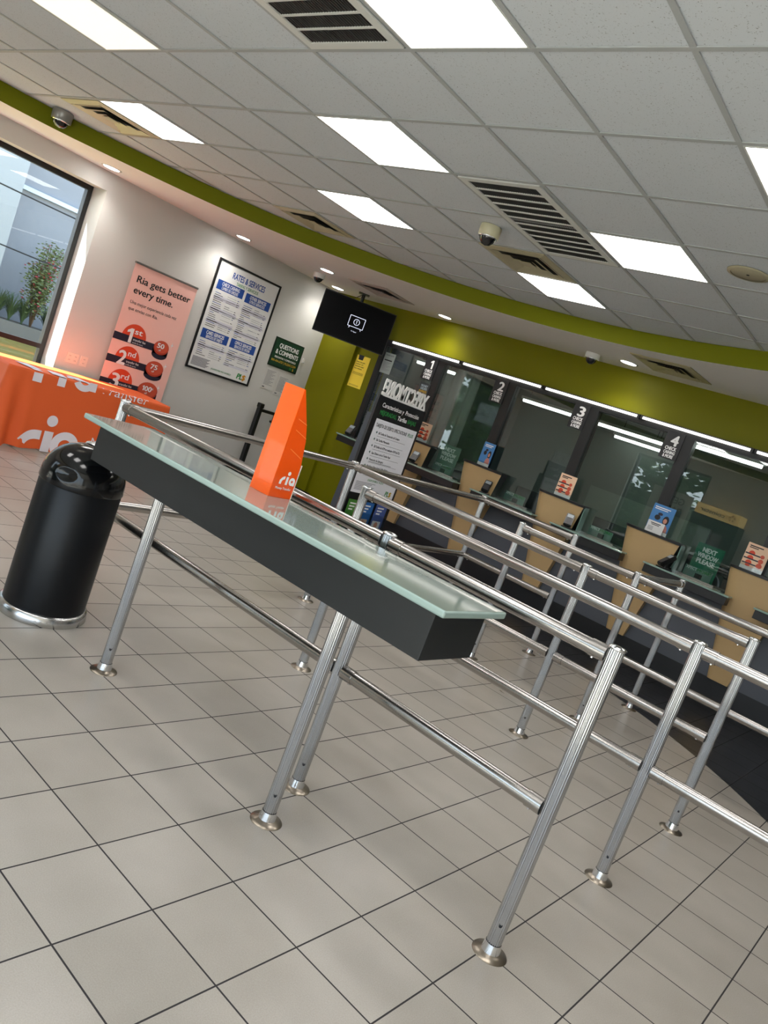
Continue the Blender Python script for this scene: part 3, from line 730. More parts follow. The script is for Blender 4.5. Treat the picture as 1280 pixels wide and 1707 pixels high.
for k, (z, n_, sf, pc) in enumerate(((1.24, '1', 'st', '50'), (.985, '2', 'nd', '75'), (.72, '3', 'rd', '100'))):
    p.disc('semicircle#%d' % k, DOT, .25, z+.065, .155, 1, a0=0, a1=PI)
    rr = .102+.016*k
    p.poly('stripe#%d' % k, NAVY, [(0, z), (.60, z), (.60, z+.08), (0, z+.08)], 2); p.disc('stripe#%d' % k, NAVY, .625, z-.02, rr*1.02, 2, ry=.055)
    p.rect('stripe#%d' % k, NAVY, .625-rr*1.02, z-.02, rr*2.04, .06, 2)
    p.disc('coin_rim#%d' % k, COIN, .625, z+.062, rr, 3, ry=.082+.008*k); p.disc('coin_face#%d' % k, COIN2, .625, z+.072, rr*.92, 4, ry=.072+.008*k)
    p.text('numeral', WHITE, n_, .135, z+.005, .155, w=.095, l=5, bold=.035) if k else p.one('numeral', WHITE, .150, z+.005, .16, .078, 5)
    p.text('numeral', WHITE, sf, .245, z+.115, .062, w=.095, l=5, bold=.02)
    p.text('lettering', WHITE, 'transfer fee', .245, z+.040, .026, w=.165, l=5, bold=.01); p.text('lettering', WHITE, 'tarifa de env\u00edo', .245, z+.012, .014, w=.14, l=5, bold=.004)
    if k < 2: p.text('numeral', WHITE, pc, .61, z+.055, .055, w=.09, l=6, bold=.03, align='C')
    else: p.one('numeral', WHITE, .545, z+.055, .058, .026, 6); p.text('numeral', WHITE, '00', .625, z+.055, .058, w=.092, l=6, bold=.03, align='C'); p.text('lettering', WHITE, '%', .675, z+.085, .02, l=6, bold=.01)
    p.text('lettering', WHITE, 'off', .61, z+.02, .022, l=6, bold=.012, align='C')
    p.poly('sparkle#%d' % k, WHITE, [(.735, z+.12), (.745, z+.135), (.75, z+.165), (.755, z+.135), (.775, z+.128), (.755, z+.12), (.75, z+.09), (.745, z+.12)], 6)
p.build(t)
# rates poster
py0, py1, pz0, pz1 = 5.84, 6.862, 1.19, 2.543
t = thing('rates_poster', 'large white price list poster in a black frame on the white wall', 'poster', (XL, (py0+py1)/2, pz0))
q = B(); e = .024
for a in ((py0, py1, pz0, pz0+e), (py0, py1, pz1-e, pz1), (py0, py0+e, pz0+e, pz1-e), (py1-e, py1, pz0+e, pz1-e)): q.box(XL+.002, XL+.022, *a)
q.obj('poster_frame', BLACKM, t)
q = B(); q.box(XL+.002, XL+.012, py0+e, py1-e, pz0+e, pz1-e); q.obj('sheet', PAPER, t)
p = Panel((XL+.012, py0, pz0), (0, 1, 0), (0, 0, 1)); W_, H_ = py1-py0, pz1-pz0
p.text('heading', BLUE, 'RATES & SERVICES', .52, H_-.168, .074, w=.53, bold=.03, align='C'); p.text('subheading', GREENTXT, 'TARIFAS Y SERVICIOS', .52, H_-.228, .038, w=.36, bold=.02, align='C')
def block(x, z, w, a, c):
    p.rect('blue_band#'+a, BLUE, x, z, w, .115, 1); p.text('band_lettering#'+a, WHITE, a, x+w/2, z+.058, .042, w=w*.66, bold=.03, align='C'); p.text('band_lettering#'+a, WHITE, c, x+w/2, z+.012, .036, w=w*.62, bold=.025, align='C')
block(.07, 1.0, .42, 'CHECK CASHING', 'CAMBIO DE CHEQUES'); block(.53, .985, .42, 'OTHER SERVICES', 'OTROS SERVICIOS')
block(.07, .395, .42, 'CARD SERVICES', 'SERVICIOS DE TARJETA'); block(.53, .40, .42, 'OFFICE SERVICES', 'SERVICIOS DE OFICINA')
rnd = random.Random(3)
for x, zt_, zb_ in ((.07, .985, .53), (.53, .97, .53), (.07, .385, .17), (.53, .39, .15)):
    z = zt_-.03; k = 0
    while z > zb_:
        if k % 6 in (2, 3): p.rect('pale_band', PALEBAND, x, z-.006, .42, .032, 1)
        m_ = DKTEXT if k % 5 else BLUE
        p.rect('fine_print', m_, x+.012, z, .06+.10*rnd.random(), .0062, 2)
        if rnd.random() < .6: p.rect('dotted_line', GRYTEXT, x+.20, z+.001, .15, .003, 2); p.rect('fine_print', m_, x+.365, z, .02+.02*rnd.random(), .007, 2)
        if rnd.random() < .3: p.rect('fine_print', GRYTEXT, x+.20, z, .08, .006, 3)
        z -= .024; k += 1
for k in range(9): p.rect('small_notice', GRYTEXT, .06, .15-.0125*k, .27-.02*(k % 3), .008, 1)
p.text('green_motto', GREENTXT, '\u00a1SIGANOS PARA MAS AHORROS!', .37, .062, .020, w=.33, bold=.015)
p.text('emblem', GREENTXT, 'PL', .80, .055, .068, w=.085, bold=.05, slant=.12); p.text('emblem', M('amber_print', S(200, 140, 40), .6), '$', .885, .055, .068, w=.05, bold=.05, slant=.12)
p.build(t)
# questions & comments sign, two notices, white hook
DG = M('dark_green_print', S(14, 58, 38), .5); DG2 = M('darker_green_print', S(6, 34, 22), .5)
t = thing('comment_sign', 'dark green customer questions sign on the white wall', 'sign', (XL, 7.33, 1.55))
q = B(); q.box(XL+.001, XL+.009, 7.066, 7.608, 1.552, 1.942, .002); q.obj('sign_board', DG2, t)
p = Panel((XL+.009, 7.066, 1.552), (0, 1, 0), (0, 0, 1)); p.rect('green_field', DG, .02, .02, .502, .35, 1)
p.text('lettering', WHITE, 'QUESTIONS', .28, .265, .060, w=.36, bold=.035, align='C'); p.text('lettering', WHITE, '& COMMENTS', .275, .180, .060, w=.42, bold=.035, align='C')
p.text('small_lettering', WHITE, 'PREGUNTAS Y COMENTARIOS', .275, .125, .024, w=.40, bold=.02, align='C'); p.text('yellow_lettering', GOLD, '800-404-6757 | PLS247.COM', .265, .072, .03, w=.46, bold=.02, align='C')
p.text('emblem', GREENTXT, 'PL', .40, .025, .03, bold=.04); p.text('emblem_sign', GOLD, '$', .455, .025, .03, bold=.04)
p.build(t)
for y0, w_, z0, lab in ((7.085, .215, 1.235, 'white paper notice under the dark green sign, nearer the price list'), (7.335, .23, 1.20, 'white paper notice under the dark green sign, nearer the green corner')):
    t = thing('paper_notice', lab, 'notice', (XL, y0+w_/2, z0), 0, 'paper notices under the green sign')
    q = B(); q.box(XL+.001, XL+.003, y0, y0+w_, z0, z0+.28); q.obj('sheet', M('notice_paper', S(206, 204, 200), .7), t)
    p = Panel((XL+.003, y0, z0), (0, 1, 0), (0, 0, 1))
    for k in range(13): p.rect('fine_print', GRYTEXT, .025, .25-.016*k, .16-.03*(k % 3), .005, 1)
    p.rect('stamp', DKTEXT, .02, .018, .04, .012, 1); p.build(t)
t = thing('wall_hook', 'small white hook on the wall beside the dark green sign', 'hook', (XL, 7.66, 1.77))
q = B(); q.box(XL+.001, XL+.02, 7.64, 7.68, 1.73, 1.80, .008); q.obj('hook_plate', WM, t)
q = B(); q.cyl((XL+.015, 7.66, 1.75), (XL+.05, 7.66, 1.745), .008, 12); q.obj('peg', WM, t)
# black folded stand leaning by the wall
t = thing('folded_stand', 'black tubular folded stand against the white wall under the notices', 'stand', (-7.82, 7.29, 0))
q = B(); q.box(-7.875, -7.815, 7.06, 7.12, 0, 1.0, .006); q.obj('upright', BLACKM, t)
q = B(); q.box(-7.88, -7.81, 7.05, 7.13, .98, 1.045, .012); q.obj('end_cap', BLACK, t)
q = B(); q.box(-7.87, -7.82, 7.47, 7.52, 0, .96, .006); q.obj('upright', BLACKM, t)
q = B(); q.box(-7.865, -7.825, 7.12, 7.48, .935, .975, .008); q.obj('crossbar', BLACK, t)
q = B(); q.box(-7.86, -7.83, 7.37, 7.40, .84, .94, .004); q.box(-7.87, -7.82, 7.345, 7.42, .825, .855, .006); q.obj('latch_hook', BLACK, t)
q = B(); q.box(-7.93, -7.72, 7.05, 7.53, 0, .03, .004); q.obj('foot', BLACKM, t)

# ================================================================== TELLER SIDE
# yellow notice on the recessed green wall
yq = YT+.05
t = thing('yellow_notice', 'yellow paper notice with a black tab on the green wall by window one', 'notice', (-7.1, yq, 1.7))
q = B(); q.box(-7.275, -7.03, yq-.003, yq-.001, 1.665, 2.10); q.obj('sheet', M('yellow_paper', S(252, 222, 70), .6), t)
p = Panel((-7.275, yq-.003, 1.665), (1, 0, 0), (0, 0, 1))
p.poly('black_tab', DKTEXT, [(.04, .375), (.12, .375), (.13, .44), (.03, .44)], 1)
for k, tx in enumerate(('Dinero listo para', 'retirar en', 'minutos aqui', 'hoy mismo')): p.text('heading', DKTEXT, tx, .02, .34-.03*k, .016, w=.16-.02*(k % 2), bold=.025)
for k in range(3): p.rect('fine_print', M('brown_print', S(120, 96, 30), .6), .02, .20-.012*k, .19, .004, 1)
for k in range(2): p.rect('fine_print', M('brown_print'), .02, .03-.012*k, .18, .004, 1)
p.build(t)
# television
TVC = Vector((-7.07, 7.43, 2.435)); t = thing('television', 'black flat television hanging from the soffit in the green corner', 'television', (TVC.x, TVC.y, ZS), PI/4)
q = B(); q.box(-.482, .482, -.012, .035, -.655, -.112, .004); q.obj('bezel', BLACK, t, True)
q = B(); q.box(-.473, .473, -.0135, -.011, -.645, -.122); scr = q.obj('screen', M('dark_screen', S(5, 5, 7), .45, spec=.08), t, True)
ICON = M('screen_icon', S(200, 205, 225), .4, emit=.75)
p = Panel((-.473, -.0136, -.645), (1, 0, 0), (0, 0, 1))
def lin(p, nm, m, x0, y0, x1, y1, w_, l=1):
    d = Vector((x1-x0, y1-y0)).normalized(); n_ = Vector((-d.y, d.x))*w_/2; p.poly(nm, m, [(x0-n_.x, y0-n_.y), (x1-n_.x, y1-n_.y), (x1+n_.x, y1+n_.y), (x0+n_.x, y0+n_.y)], l)
for a in ((.40, .20, .60, .20), (.40, .335, .60, .335), (.40, .20, .40, .335), (.60, .20, .60, .335), (.43, .20, .42, .175), (.57, .20, .58, .175)): lin(p, 'icon', ICON, *a, .006)
p.ring('icon', ICON, .50, .268, .034, .040); p.rect('icon', ICON, .496, .262, .008, .028, 1); p.rect('icon', ICON, .496, .247, .008, .009, 1)
p.text('screen_text', ICON, 'No Signal', .50, .140, .013, align='C', bold=0); p.build(scr, True)
q = B(); q.cyl((0, .07, -.30), (0, .07, -.01), .022, 16); q.box(-.05, .05, .035, .09, -.36, -.2); q.obj('mount_pole', BLACKM, t, True)
q = B(); q.box(-.07, .07, 0, .14, -.012, -.001); q.obj('mount_plate', BLACKM, t, True)
q = B(); q.cyl((-.02, .09, -.02), (-.14, .09, -.13), .004, 8); q.obj('cable', BLACK, t, True)
# podiums at the mullions
def podium_mesh():
    def half(z): return .100+(z-.25)/(1.30-.25)*.200
    def fr(t_, z): # depth in front of the wall
        k = (z-.25)/1.05
        d = .035+.105*k
        if t_ < -.55: d *= math.sqrt(max(0, 1-((-.55-t_)/.45)**2))*.85+.15*(1+t_)/.45 if t_ > -1 else 0
        return d
    tan = B(); NU, NZ = 40, 20
    tan.grid(NU, NZ, lambda a, c: Vector(((2*a-1)*half(.25+1.05*c), -fr(2*a-1, .25+1.05*c), .25+1.05*c)))
    tan.face([((2*a/NU-1)*half(.25), -fr(2*a/NU-1, .25), .25) for a in range(NU+1)])
    side_ = B(); side_.mat(TAN); side_.grid(1, NZ, lambda a, c: Vector((half(.25+1.05*c)+.001+.012*0, -fr(1, .25+1.05*c)*(1-a), .25+1.05*c)), False)
    side_.mat(BLACK)
    for f_ in side_.bm.faces:
        if f_.calc_center_median().z > 1.03: f_.material_index = 1
    cap = B()
    pts_ = [((2*a/NU-1)*(half(1.30)+.008), -fr(2*a/NU-1, 1.30)-.012) for a in range(NU+1)]+[(half(1.3)+.008, 0), (-half(1.3)-.008, 0)]
    cap.prism(pts_, (0, 0, 1.30), (1, 0, 0), (0, 1, 0), (0, 0, 1), .024)
    return tan, side_, cap
wn_ = ['left of window one sign', 'two', 'three', 'four', 'five']
tan, side_, cap = podium_mesh()
pod = thing('podium', 'tan tapered podium partly hidden behind the sign kiosk, below the number one plate', 'podium', (MUL[0]+.095, YT-.021, 0), 0, 'tan podiums between the teller windows')
tan.obj('front_panel', TAN, pod, True); side_.obj('side_panel', None, pod, True); cap.obj('top_cap', BLACK, pod, True)
PLAB = {1: 'tan tapered podium below the number two plate holding a blue flyer', 2: 'tan tapered podium below the number three plate holding a peach flyer', 3: 'tan tapered podium below the number four plate holding a blue flyer and white card',
        4: 'tan tapered podium cut by the right edge holding a peach flyer'}
for i in range(1, 5): dup(pod, (MUL[i]+.055+.010*max(0, 3-i), YT-.021, 0), 0, PLAB[i])
# ledges
led0 = thing('teller_ledge', 'black ledge with green glass edge under window one', 'ledge', (MUL[0], YT, 0), 0, 'black teller ledges with green glass tops')
q = B(); q.box(.155, PITCH-.10, -.30, -.170, .95, 1.028, .003); q.box(.345, PITCH-.235, -.170, -.022, .95, 1.028); q.obj('ledge_box', TOE, led0, True)
q = B(); q.box(.14, PITCH-.085, -.315, -.170, 1.029, 1.045, .003); q.box(.345, PITCH-.235, -.170, -.022, 1.029, 1.045); q.obj('glass_top', LEDGEG, led0, True)
q = B(); q.box(PITCH*.5-.30, PITCH*.5+.22, -.022, -.02, 1.046, 1.062); q.obj('metal_strip', STEEL_RAIL, led0, True)
led0['label'] = 'black teller ledge with green glass top under window two'
LL = ['black teller ledge with green glass top under window three', 'black teller ledge with green glass top under window four', 'black teller ledge with green glass top under the fifth window, in full view', 'black teller ledge with green glass top cut by the right edge']
for i in range(4): dup(led0, (MUL[i+1], YT, 0), 0, LL[i])
dup(led0, (MUL[0]-PITCH-.06, YT, 0), 0, 'black teller ledge with green glass top beside the green wall')
# number signs on the glass
SIGNB = M('sign_charcoal', S(30, 30, 33), .5)
SN = {1: 'beside the kiosk letters', 2: 'above a blue flyer', 3: 'above a peach flyer', 4: 'above the blue flyer and white card'}
def number_sign(i):
    x1 = MUL[i-1]-.045; x0 = x1-.185
    t = thing('window_number_sign', 'dark plate numbered %s on the teller glass' % ('one', 'two', 'three', 'four', 'five')[i-1], 'sign', ((x0+x1)/2, YT-.02, 2.06), 0, 'numbered plates on the teller glass')
    q = B(); q.box(x0, x1, YT-.032, YT-.0205, 2.06, 2.335, .001); q.obj('plate', SIGNB, t)
    p = Panel((x0, YT-.032, 2.06), (1, 0, 0), (0, 0, 1))
    p.one('numeral', WHITE, .085, .140, .108, .046) if i == 1 else p.text('numeral', WHITE, str(i), .105, .140, .105, w=.070, bold=.04, align='C')
    p.text('lettering', WHITE, 'CHECK', .093, .092, .034, w=.115, bold=.06, align='C'); p.text('lettering', WHITE, 'CASHING', .093, .052, .030, w=.115, bold=.06, align='C'); p.text('lettering', WHITE, '& MORE', .093, .012, .032, w=.105, bold=.06, align='C')
    p.build(t)
for i in (1, 2, 3, 4): number_sign(i)
t = thing('money_order_sign', 'small dark money order sign below the number one plate', 'sign', (-5.96, YT-.02, 1.84))
q = B(); q.box(-6.045, -5.885, YT-.03, YT-.025, 1.83, 2.02, .001); q.obj('plate', M('sign_slate', S(52, 56, 58), .5), t)
p = Panel((-6.045, YT-.03, 1.83), (1, 0, 0), (0, 0, 1))
PALEB = M('pale_blue_print', S(170, 190, 200), .6)
p.text('lettering', PALEB, 'MONEY', .08, .135, .028, w=.105, bold=.03, align='C'); p.text('lettering', PALEB, 'ORDERS', .08, .100, .028, w=.105, bold=.03, align='C'); p.text('gold_lettering', GOLD, 'EXPRESS', .08, .064, .028, w=.12, bold=.03, align='C')
for k in range(3): p.rect('fine_print', PALEB, .03, .045-.012*k, .10, .005, 1)
p.build(t)
t = thing('glass_notice', 'grey paper notice stuck on the glass of window one', 'notice', (-6.69, YT+.02, 1.96))
q = B(); q.box(-6.775, -6.595, YT-.001, YT+.004, 1.97, 2.24); q.obj('sheet', M('greyed_paper', S(150, 160, 156), .7), t)
p = Panel((-6.775, YT-.001, 1.97), (1, 0, 0), (0, 0, 1))
p.text('lettering', DKTEXT, 'PLEASE NOTE', .09, .232, .014, w=.13, bold=.02, align='C'); p.rect('black_bar', DKTEXT, .02, .165, .13, .016, 1)
for k in range(8): p.rect('fine_print', GRYTEXT, .02, .14-.015*k, .13-.03*(k % 3), .005, 1)
p.build(t)
# card terminals
def terminal(x, y, z, rz, label):
    t = thing('card_terminal', label, 'card terminal', (x, y, z), rz, 'card terminals on the ledges'); tilt = Matrix.Translation((0, 0, .085)) @ Matrix.Rotation(.75, 4, 'X')
    def tb(x0, x1, y0, y1, z0, z1, bev):
        k = bmesh.new(); bmesh.ops.create_cube(k, size=1)
        for v in k.verts: v.co = Vector(((x0+x1)/2+v.co.x*(x1-x0), (y0+y1)/2+v.co.y*(y1-y0), (z0+z1)/2+v.co.z*(z1-z0)))
        if bev: bmesh.ops.bevel(k, geom=k.edges[:], offset=bev, segments=2, affect='EDGES')
        r = B(); r.add(k, tilt); return r
    tb(-.042, .042, -.085, .085, -.022, .022, .008).obj('body', BLACK, t, True)
    tb(-.032, .032, .02, .065, .022, .0235, 0).obj('screen', M('terminal_screen', S(140, 150, 156), .15), t, True)
    kb = tb(-.03, .03, -.07, .005, .022, .0228, 0); kb.obj('keypad', M('keypad_grey', S(44, 45, 48), .5), t, True)
    q = B(); q.cyl((0, .005, .008), (0, .01, .09), .022, 14); q.obj('neck', BLACK, t, True)
    q = B(); q.box(-.055, .055, -.06, .06, 0, .012, .004); q.obj('base', BLACKM, t, True)
zt_ = 1.0455
terminal(-6.72, YT-.20, zt_, .35, 'card terminal on the ledge beside the green wall')
terminal(-5.58, YT-.235, zt_, .35, 'card terminal on the ledge right of the sign kiosk')
terminal(-4.49, YT-.235, zt_, .4, 'card terminal in front of the podium below the number two plate')
terminal(-3.42, YT-.235, zt_, .4, 'card terminal in front of the podium below the number three plate')
terminal(-2.33, YT-.235, zt_, -.7, 'card terminal in front of the podium below the number four plate')
# next-window signs and counter cards
def next_sign(x, y, z0, col, label, w_=.25, h_=.235):
    t = thing('next_window_sign', label, 'sign', (x+w_/2, y, z0), 0, 'next window signs')
    q = B(); q.box(x, x+w_, y-.004, y, z0, z0+h_); q.obj('card', col, t)
    q = B(); q.box(x, x+w_, y, y+.004, z0, z0+.05); q.obj('stand_foot', ACRYLIC, t)
    p = Panel((x, y-.004, z0), (1, 0, 0), (0, 0, 1))
    for k, tx in enumerate(('NEXT', 'WINDOW', 'PLEASE')): p.text('lettering', WHITE, tx, w_/2, h_-.078-.058*k, .045, w=(.125, .185, .165)[k]*w_/.25, bold=.06, align='C')
    p.build(t)
next_sign(-2.21, YT+.075, 1.0465, M('bottle_green_card', S(22, 112, 82), .45), 'bottle green next window sign standing at the fifth window', .265, .36)
next_sign(-5.48, YT+.075, 1.0465, M('grey_green_card', S(110, 134, 122), .5), 'pale grey green next window sign behind the glass of window two', .295, .36)
for x, lab in ((-2.235, 'below the bottle green sign'), (-5.47, 'below the pale grey green sign'), (-4.40, 'inside the ledge of window three'), (-3.30, 'inside the ledge of window four')):
    t = thing('counter_card', 'mint counter card with a small dark picture '+lab, 'sign', (x, YT+.05, zt_), 0, 'mint counter cards on the ledges'); y = YT+.05
    w_ = .27; q = B(); q.box(x, x+w_, y-.004, y, zt_, zt_+.115); q.obj('card', M('mint_card', S(118, 146, 134), .5), t)
    p = Panel((x, y-.004, zt_), (1, 0, 0), (0, 0, 1))
    p.text('lettering', WHITE, 'XPECT', .012, .083, .028, w=.105, bold=.035); p.text('green_lettering', GREENTXT, 'MORE!', .122, .083, .028, w=.135, bold=.035)
    p.rect('picture', DKTEXT, .115, .018, .07, .045, 1)
    for k in range(3): p.rect('fine_print', GRYTEXT, .015, .06-.014*k, .085, .005, 1)
    p.build(t)
q = None
# flyers standing on podiums
PEACH = M('peach_flyer', S(238, 200, 168), .55)
def peach_flyer(x, y, z, w_, h_, rz, label):
    t = thing('flyer', label, 'flyer', (x, y, z), rz, 'peach flyers on the podiums')
    q = B(); q.box(-w_/2, w_/2, -.003, 0, 0, h_); q.obj('sheet', PEACH, t, True)
    q = B(); q.box(-w_/2-.004, w_/2+.004, -.012, -.009, 0, .05); q.box(-w_/2-.004, w_/2+.004, -.012, .05, -.0, .003); q.obj('holder', ACRYLIC, t, True)
    p = Panel((-w_/2, -.003, 0), (1, 0, 0), (0, 0, 1)); p.rect('heading', DKTEXT, .02, h_-.03, w_-.08, .010, 1); p.rect('heading', DKTEXT, .02, h_-.045, w_-.12, .008, 1)
    for k in range(3):
        z_ = h_-.095-.045*k; p.disc('semicircle', DOT, .06, z_, .028, 1, a0=0, a1=PI); p.rect('stripe', NAVY, .005, z_-.012, w_-.06, .012, 2); p.disc('coin', COIN2, w_-.045, z_, .018+.004*k, 3)
    p.rect('strip', PAPER, 0, 0, w_, .032, 1); p.disc('semicircle', DOT, w_*.3, .045, .022, 2, ry=.012)
    p.build(t, True)
ZP = 1.3245
peach_flyer(MUL[0]+.16, YT-.09, ZP, .18, .235, 1.12, 'peach flyer turned sideways beside the sign kiosk')
peach_flyer(MUL[2]+.05, YT-.085, ZP, .19, .245, .05, 'peach flyer on the podium below the number three plate')
peach_flyer(MUL[4]-.06, YT-.09, ZP, .20, .25, .05, 'peach flyer on the podium cut by the right edge')
SKYB = M('sky_blue_flyer', S(70, 130, 190), .5); SKIN = M('flyer_skin_print', S(200, 140, 118), .6)
def blue_flyer(x, y, z, w_, h_, label):
    t = thing('flyer', label, 'flyer', (x, y, z), 0, 'blue flyers on the podiums')
    q = B(); q.box(-w_/2, w_/2, -.003, 0, 0, h_); q.obj('sheet', SKYB, t, True)
    q = B(); q.box(-w_/2-.003, w_/2+.003, -.010, -.008, 0, .05); q.box(-w_/2-.003, w_/2+.003, -.010, .05, -.0, .003); q.obj('holder', ACRYLIC, t, True)
    p = Panel((-w_/2, -.003, 0), (1, 0, 0), (0, 0, 1)); p.rect('heading', WHITE, .02, h_-.035, w_*.7, .010, 1); p.rect('heading', WHITE, .02, h_-.052, w_*.6, .008, 1)
    p.disc('hair', DKTEXT, w_*.74, h_*.52, w_*.14, 1, ry=h_*.16); p.disc('face', SKIN, w_*.72, h_*.50, w_*.085, 2, ry=h_*.085); p.disc('shirt', M('pink_shirt_print', S(196, 130, 120), .6), w_*.74, h_*.16, w_*.20, 3, ry=h_*.22)
    p.disc('printed_device', DKTEXT, w_*.34, h_*.55, w_*.13, 1, ry=h_*.09); p.disc('printed_device', NAVY, w_*.42, h_*.68, w_*.11, 2, ry=h_*.05)
    p.rect('strip', PAPER, 0, 0, w_, h_*.12, 4); p.build(t, True)
blue_flyer(MUL[1]+.055, YT-.09, ZP, .155, .275, 'blue flyer on the podium below the number two plate')
blue_flyer(MUL[3]+.06, YT-.075, ZP, .225, .29, 'blue flyer behind the white card on the number four podium')
t = thing('info_card', 'small white card in front of the blue flyer on the number four podium', 'card', (MUL[3]+.05, YT-.11, ZP), .03)
q = B(); q.box(-.085, .085, -.003, 0, 0, .115); q.obj('sheet', PAPER, t, True)
p = Panel((-.085, -.003, 0), (1, 0, 0), (0, 0, 1)); p.rect('heading', DKTEXT, .03, .09, .10, .008, 1); p.rect('heading', DKTEXT, .04, .076, .08, .007, 1)
for k in range(4): p.rect('fine_print', GRYTEXT, .015, .055-.011*k, .055, .004, 1)
p.build(t, True)
# glass fins beside the podiums
for i, lab in ((2, 'below the number three plate'), (3, 'below the number four plate')):
    q = B(); q.box(MUL[i]+.362, MUL[i]+.374, YT-.13, YT-.022, 1.046, 1.31, .001); tag(q.obj('glass_fin', FIN_GLASS), 'green glass fin beside the podium '+lab, 'glass panel', 'green glass fins at the podiums')

# ================================================================== SIGN KIOSK
kx, ky0, ky1 = -4.745, 5.64, 6.415
t = thing('sign_kiosk', 'black standing sign kiosk with a white price panel and leaflet pockets', 'kiosk', (kx, (ky0+ky1)/2, 0))
q = B(); q.box(kx-.03, kx, ky0, ky1, .08, 1.66, .003); q.obj('board', BLACKM, t)
q = B(); SLATE = M('slate_side_panel', S(52, 58, 66), .5)
q.prism([(kx-.03, .05), (kx-.03, 1.47), (kx-.075, 1.47), (kx-.14, .05)], (0, ky0, 0), (1, 0, 0), (0, 0, 1), (0, 1, 0), .02); q.obj('side_panel', SLATE, t)
q = B(); q.prism([(kx-.03, .05), (kx-.03, 1.47), (kx-.075, 1.47), (kx-.14, .05)], (0, ky1-.02, 0), (1, 0, 0), (0, 0, 1), (0, 1, 0), .02); q.obj('side_panel', SLATE, t)
q = B(); q.box(kx-.45, kx+.18, ky0-.02, ky1+.02, 0, .05, .005); q.obj('base', BLACKM, t)
q = B(); q.box(kx, kx+.003, ky0+.07, ky1-.035, .70, 1.44); q.obj('white_panel', M('panel_white', S(232, 232, 238), .45), t)
p = Panel((kx+.003, ky0+.07, .70), (0, 1, 0), (0, 0, 1))
p.text('heading', DKTEXT, 'TARJETA DE D\u00c9BITO XPECTATIONS!', .02, .665, .034, w=.50, bold=.012); p.text('green_lettering', GREENTXT, 'PLUS', .545, .665, .034, w=.085, bold=.012)
rows = ['$0 Tarifas de Transacci\u00f3n de Compra', 'Sin Tarifas Mensuales', '$0 Tarifas de ATM en cualquier ATM de PLS', 'Saca Dinero con tu Tarjeta Aqui', 'Protecci\u00f3n de Sobregiro', 'Recibe tu Pago hasta 2 d\u00edas Antes', 'Habilitado Con Chip/Sin Contacto']
wd = [.34, .21, .42, .30, .22, .33, .32]
for k, tx in enumerate(rows):
    z = .60-.066*k; p.text('bullet', M('dark_teal_print', S(20, 90, 80), .6), '+', .055, z-.004, .034, bold=.02); p.text('lettering', DKTEXT, tx, .10, z, .022, w=wd[k], bold=.012)
    p.rect('rule', GRYTEXT, .09, z-.022, .46, .0022, 1)
    if k in (4, 5): p.rect('fine_print', GRYTEXT, .10, z-.014, .36, .005, 2)
p.text('green_lettering', GREENTXT, 'DISPONIBLE AQUI', .19, .135, .020, w=.25, bold=.015)
for k in range(7): p.rect('fine_print', GRYTEXT, .03, .110-.013*k, .30-.05*(k % 3), .005, 1)
p.text('emblem', GREENTXT, 'PL', .525, .025, .048, w=.058, bold=.04, slant=.1); p.text('emblem_sign', GOLD, '$', .585, .025, .048, w=.036, bold=.04, slant=.1)
p.build(t)
p = Panel((kx+.001, ky0, 1.44), (0, 1, 0), (0, 0, 1))
p.text('header_lettering', WHITE, 'Caracteristicas y  Protecci\u00f3n', .085, .118, .042, w=.60, bold=.018, l=1); p.text('header_green', GREENTXT, 'MEJORADAS,', .085, .045, .042, w=.265, bold=.03, l=1); p.text('header_lettering', WHITE, 'Tarifas', .37, .045, .042, w=.15, bold=.03, l=1); p.text('header_green', GREENTXT, 'BAJAS', .54, .045, .042, w=.135, bold=.03, l=1)
p.build(t)
vs, fs = text_geo('XPECTMORE!', .022); q = B(); q.mat(M('white_cut_letters', S(228, 228, 226), .5)); x0 = min(v.x for v in vs); x1 = max(v.x for v in vs)
kk = bmesh.new(); vv = [kk.verts.new((kx-.014, ky1-.03-(v.x-x0)/(x1-x0)*(ky1-ky0-.05), 1.668+v.y*.215)) for v in vs]
for f_ in fs:
    try: kk.faces.new([vv[i] for i in f_])
    except ValueError: pass
g_ = bmesh.ops.extrude_face_region(kk, geom=kk.faces[:]); bmesh.ops.translate(kk, verts=[e for e in g_['geom'] if isinstance(e, bmesh.types.BMVert)], vec=(.012, 0, 0))
q.add(kk); q.box(kx-.012, kx, ky0+.04, ky1-.04, 1.655, 1.675); q.obj('topper_letters', None, t)
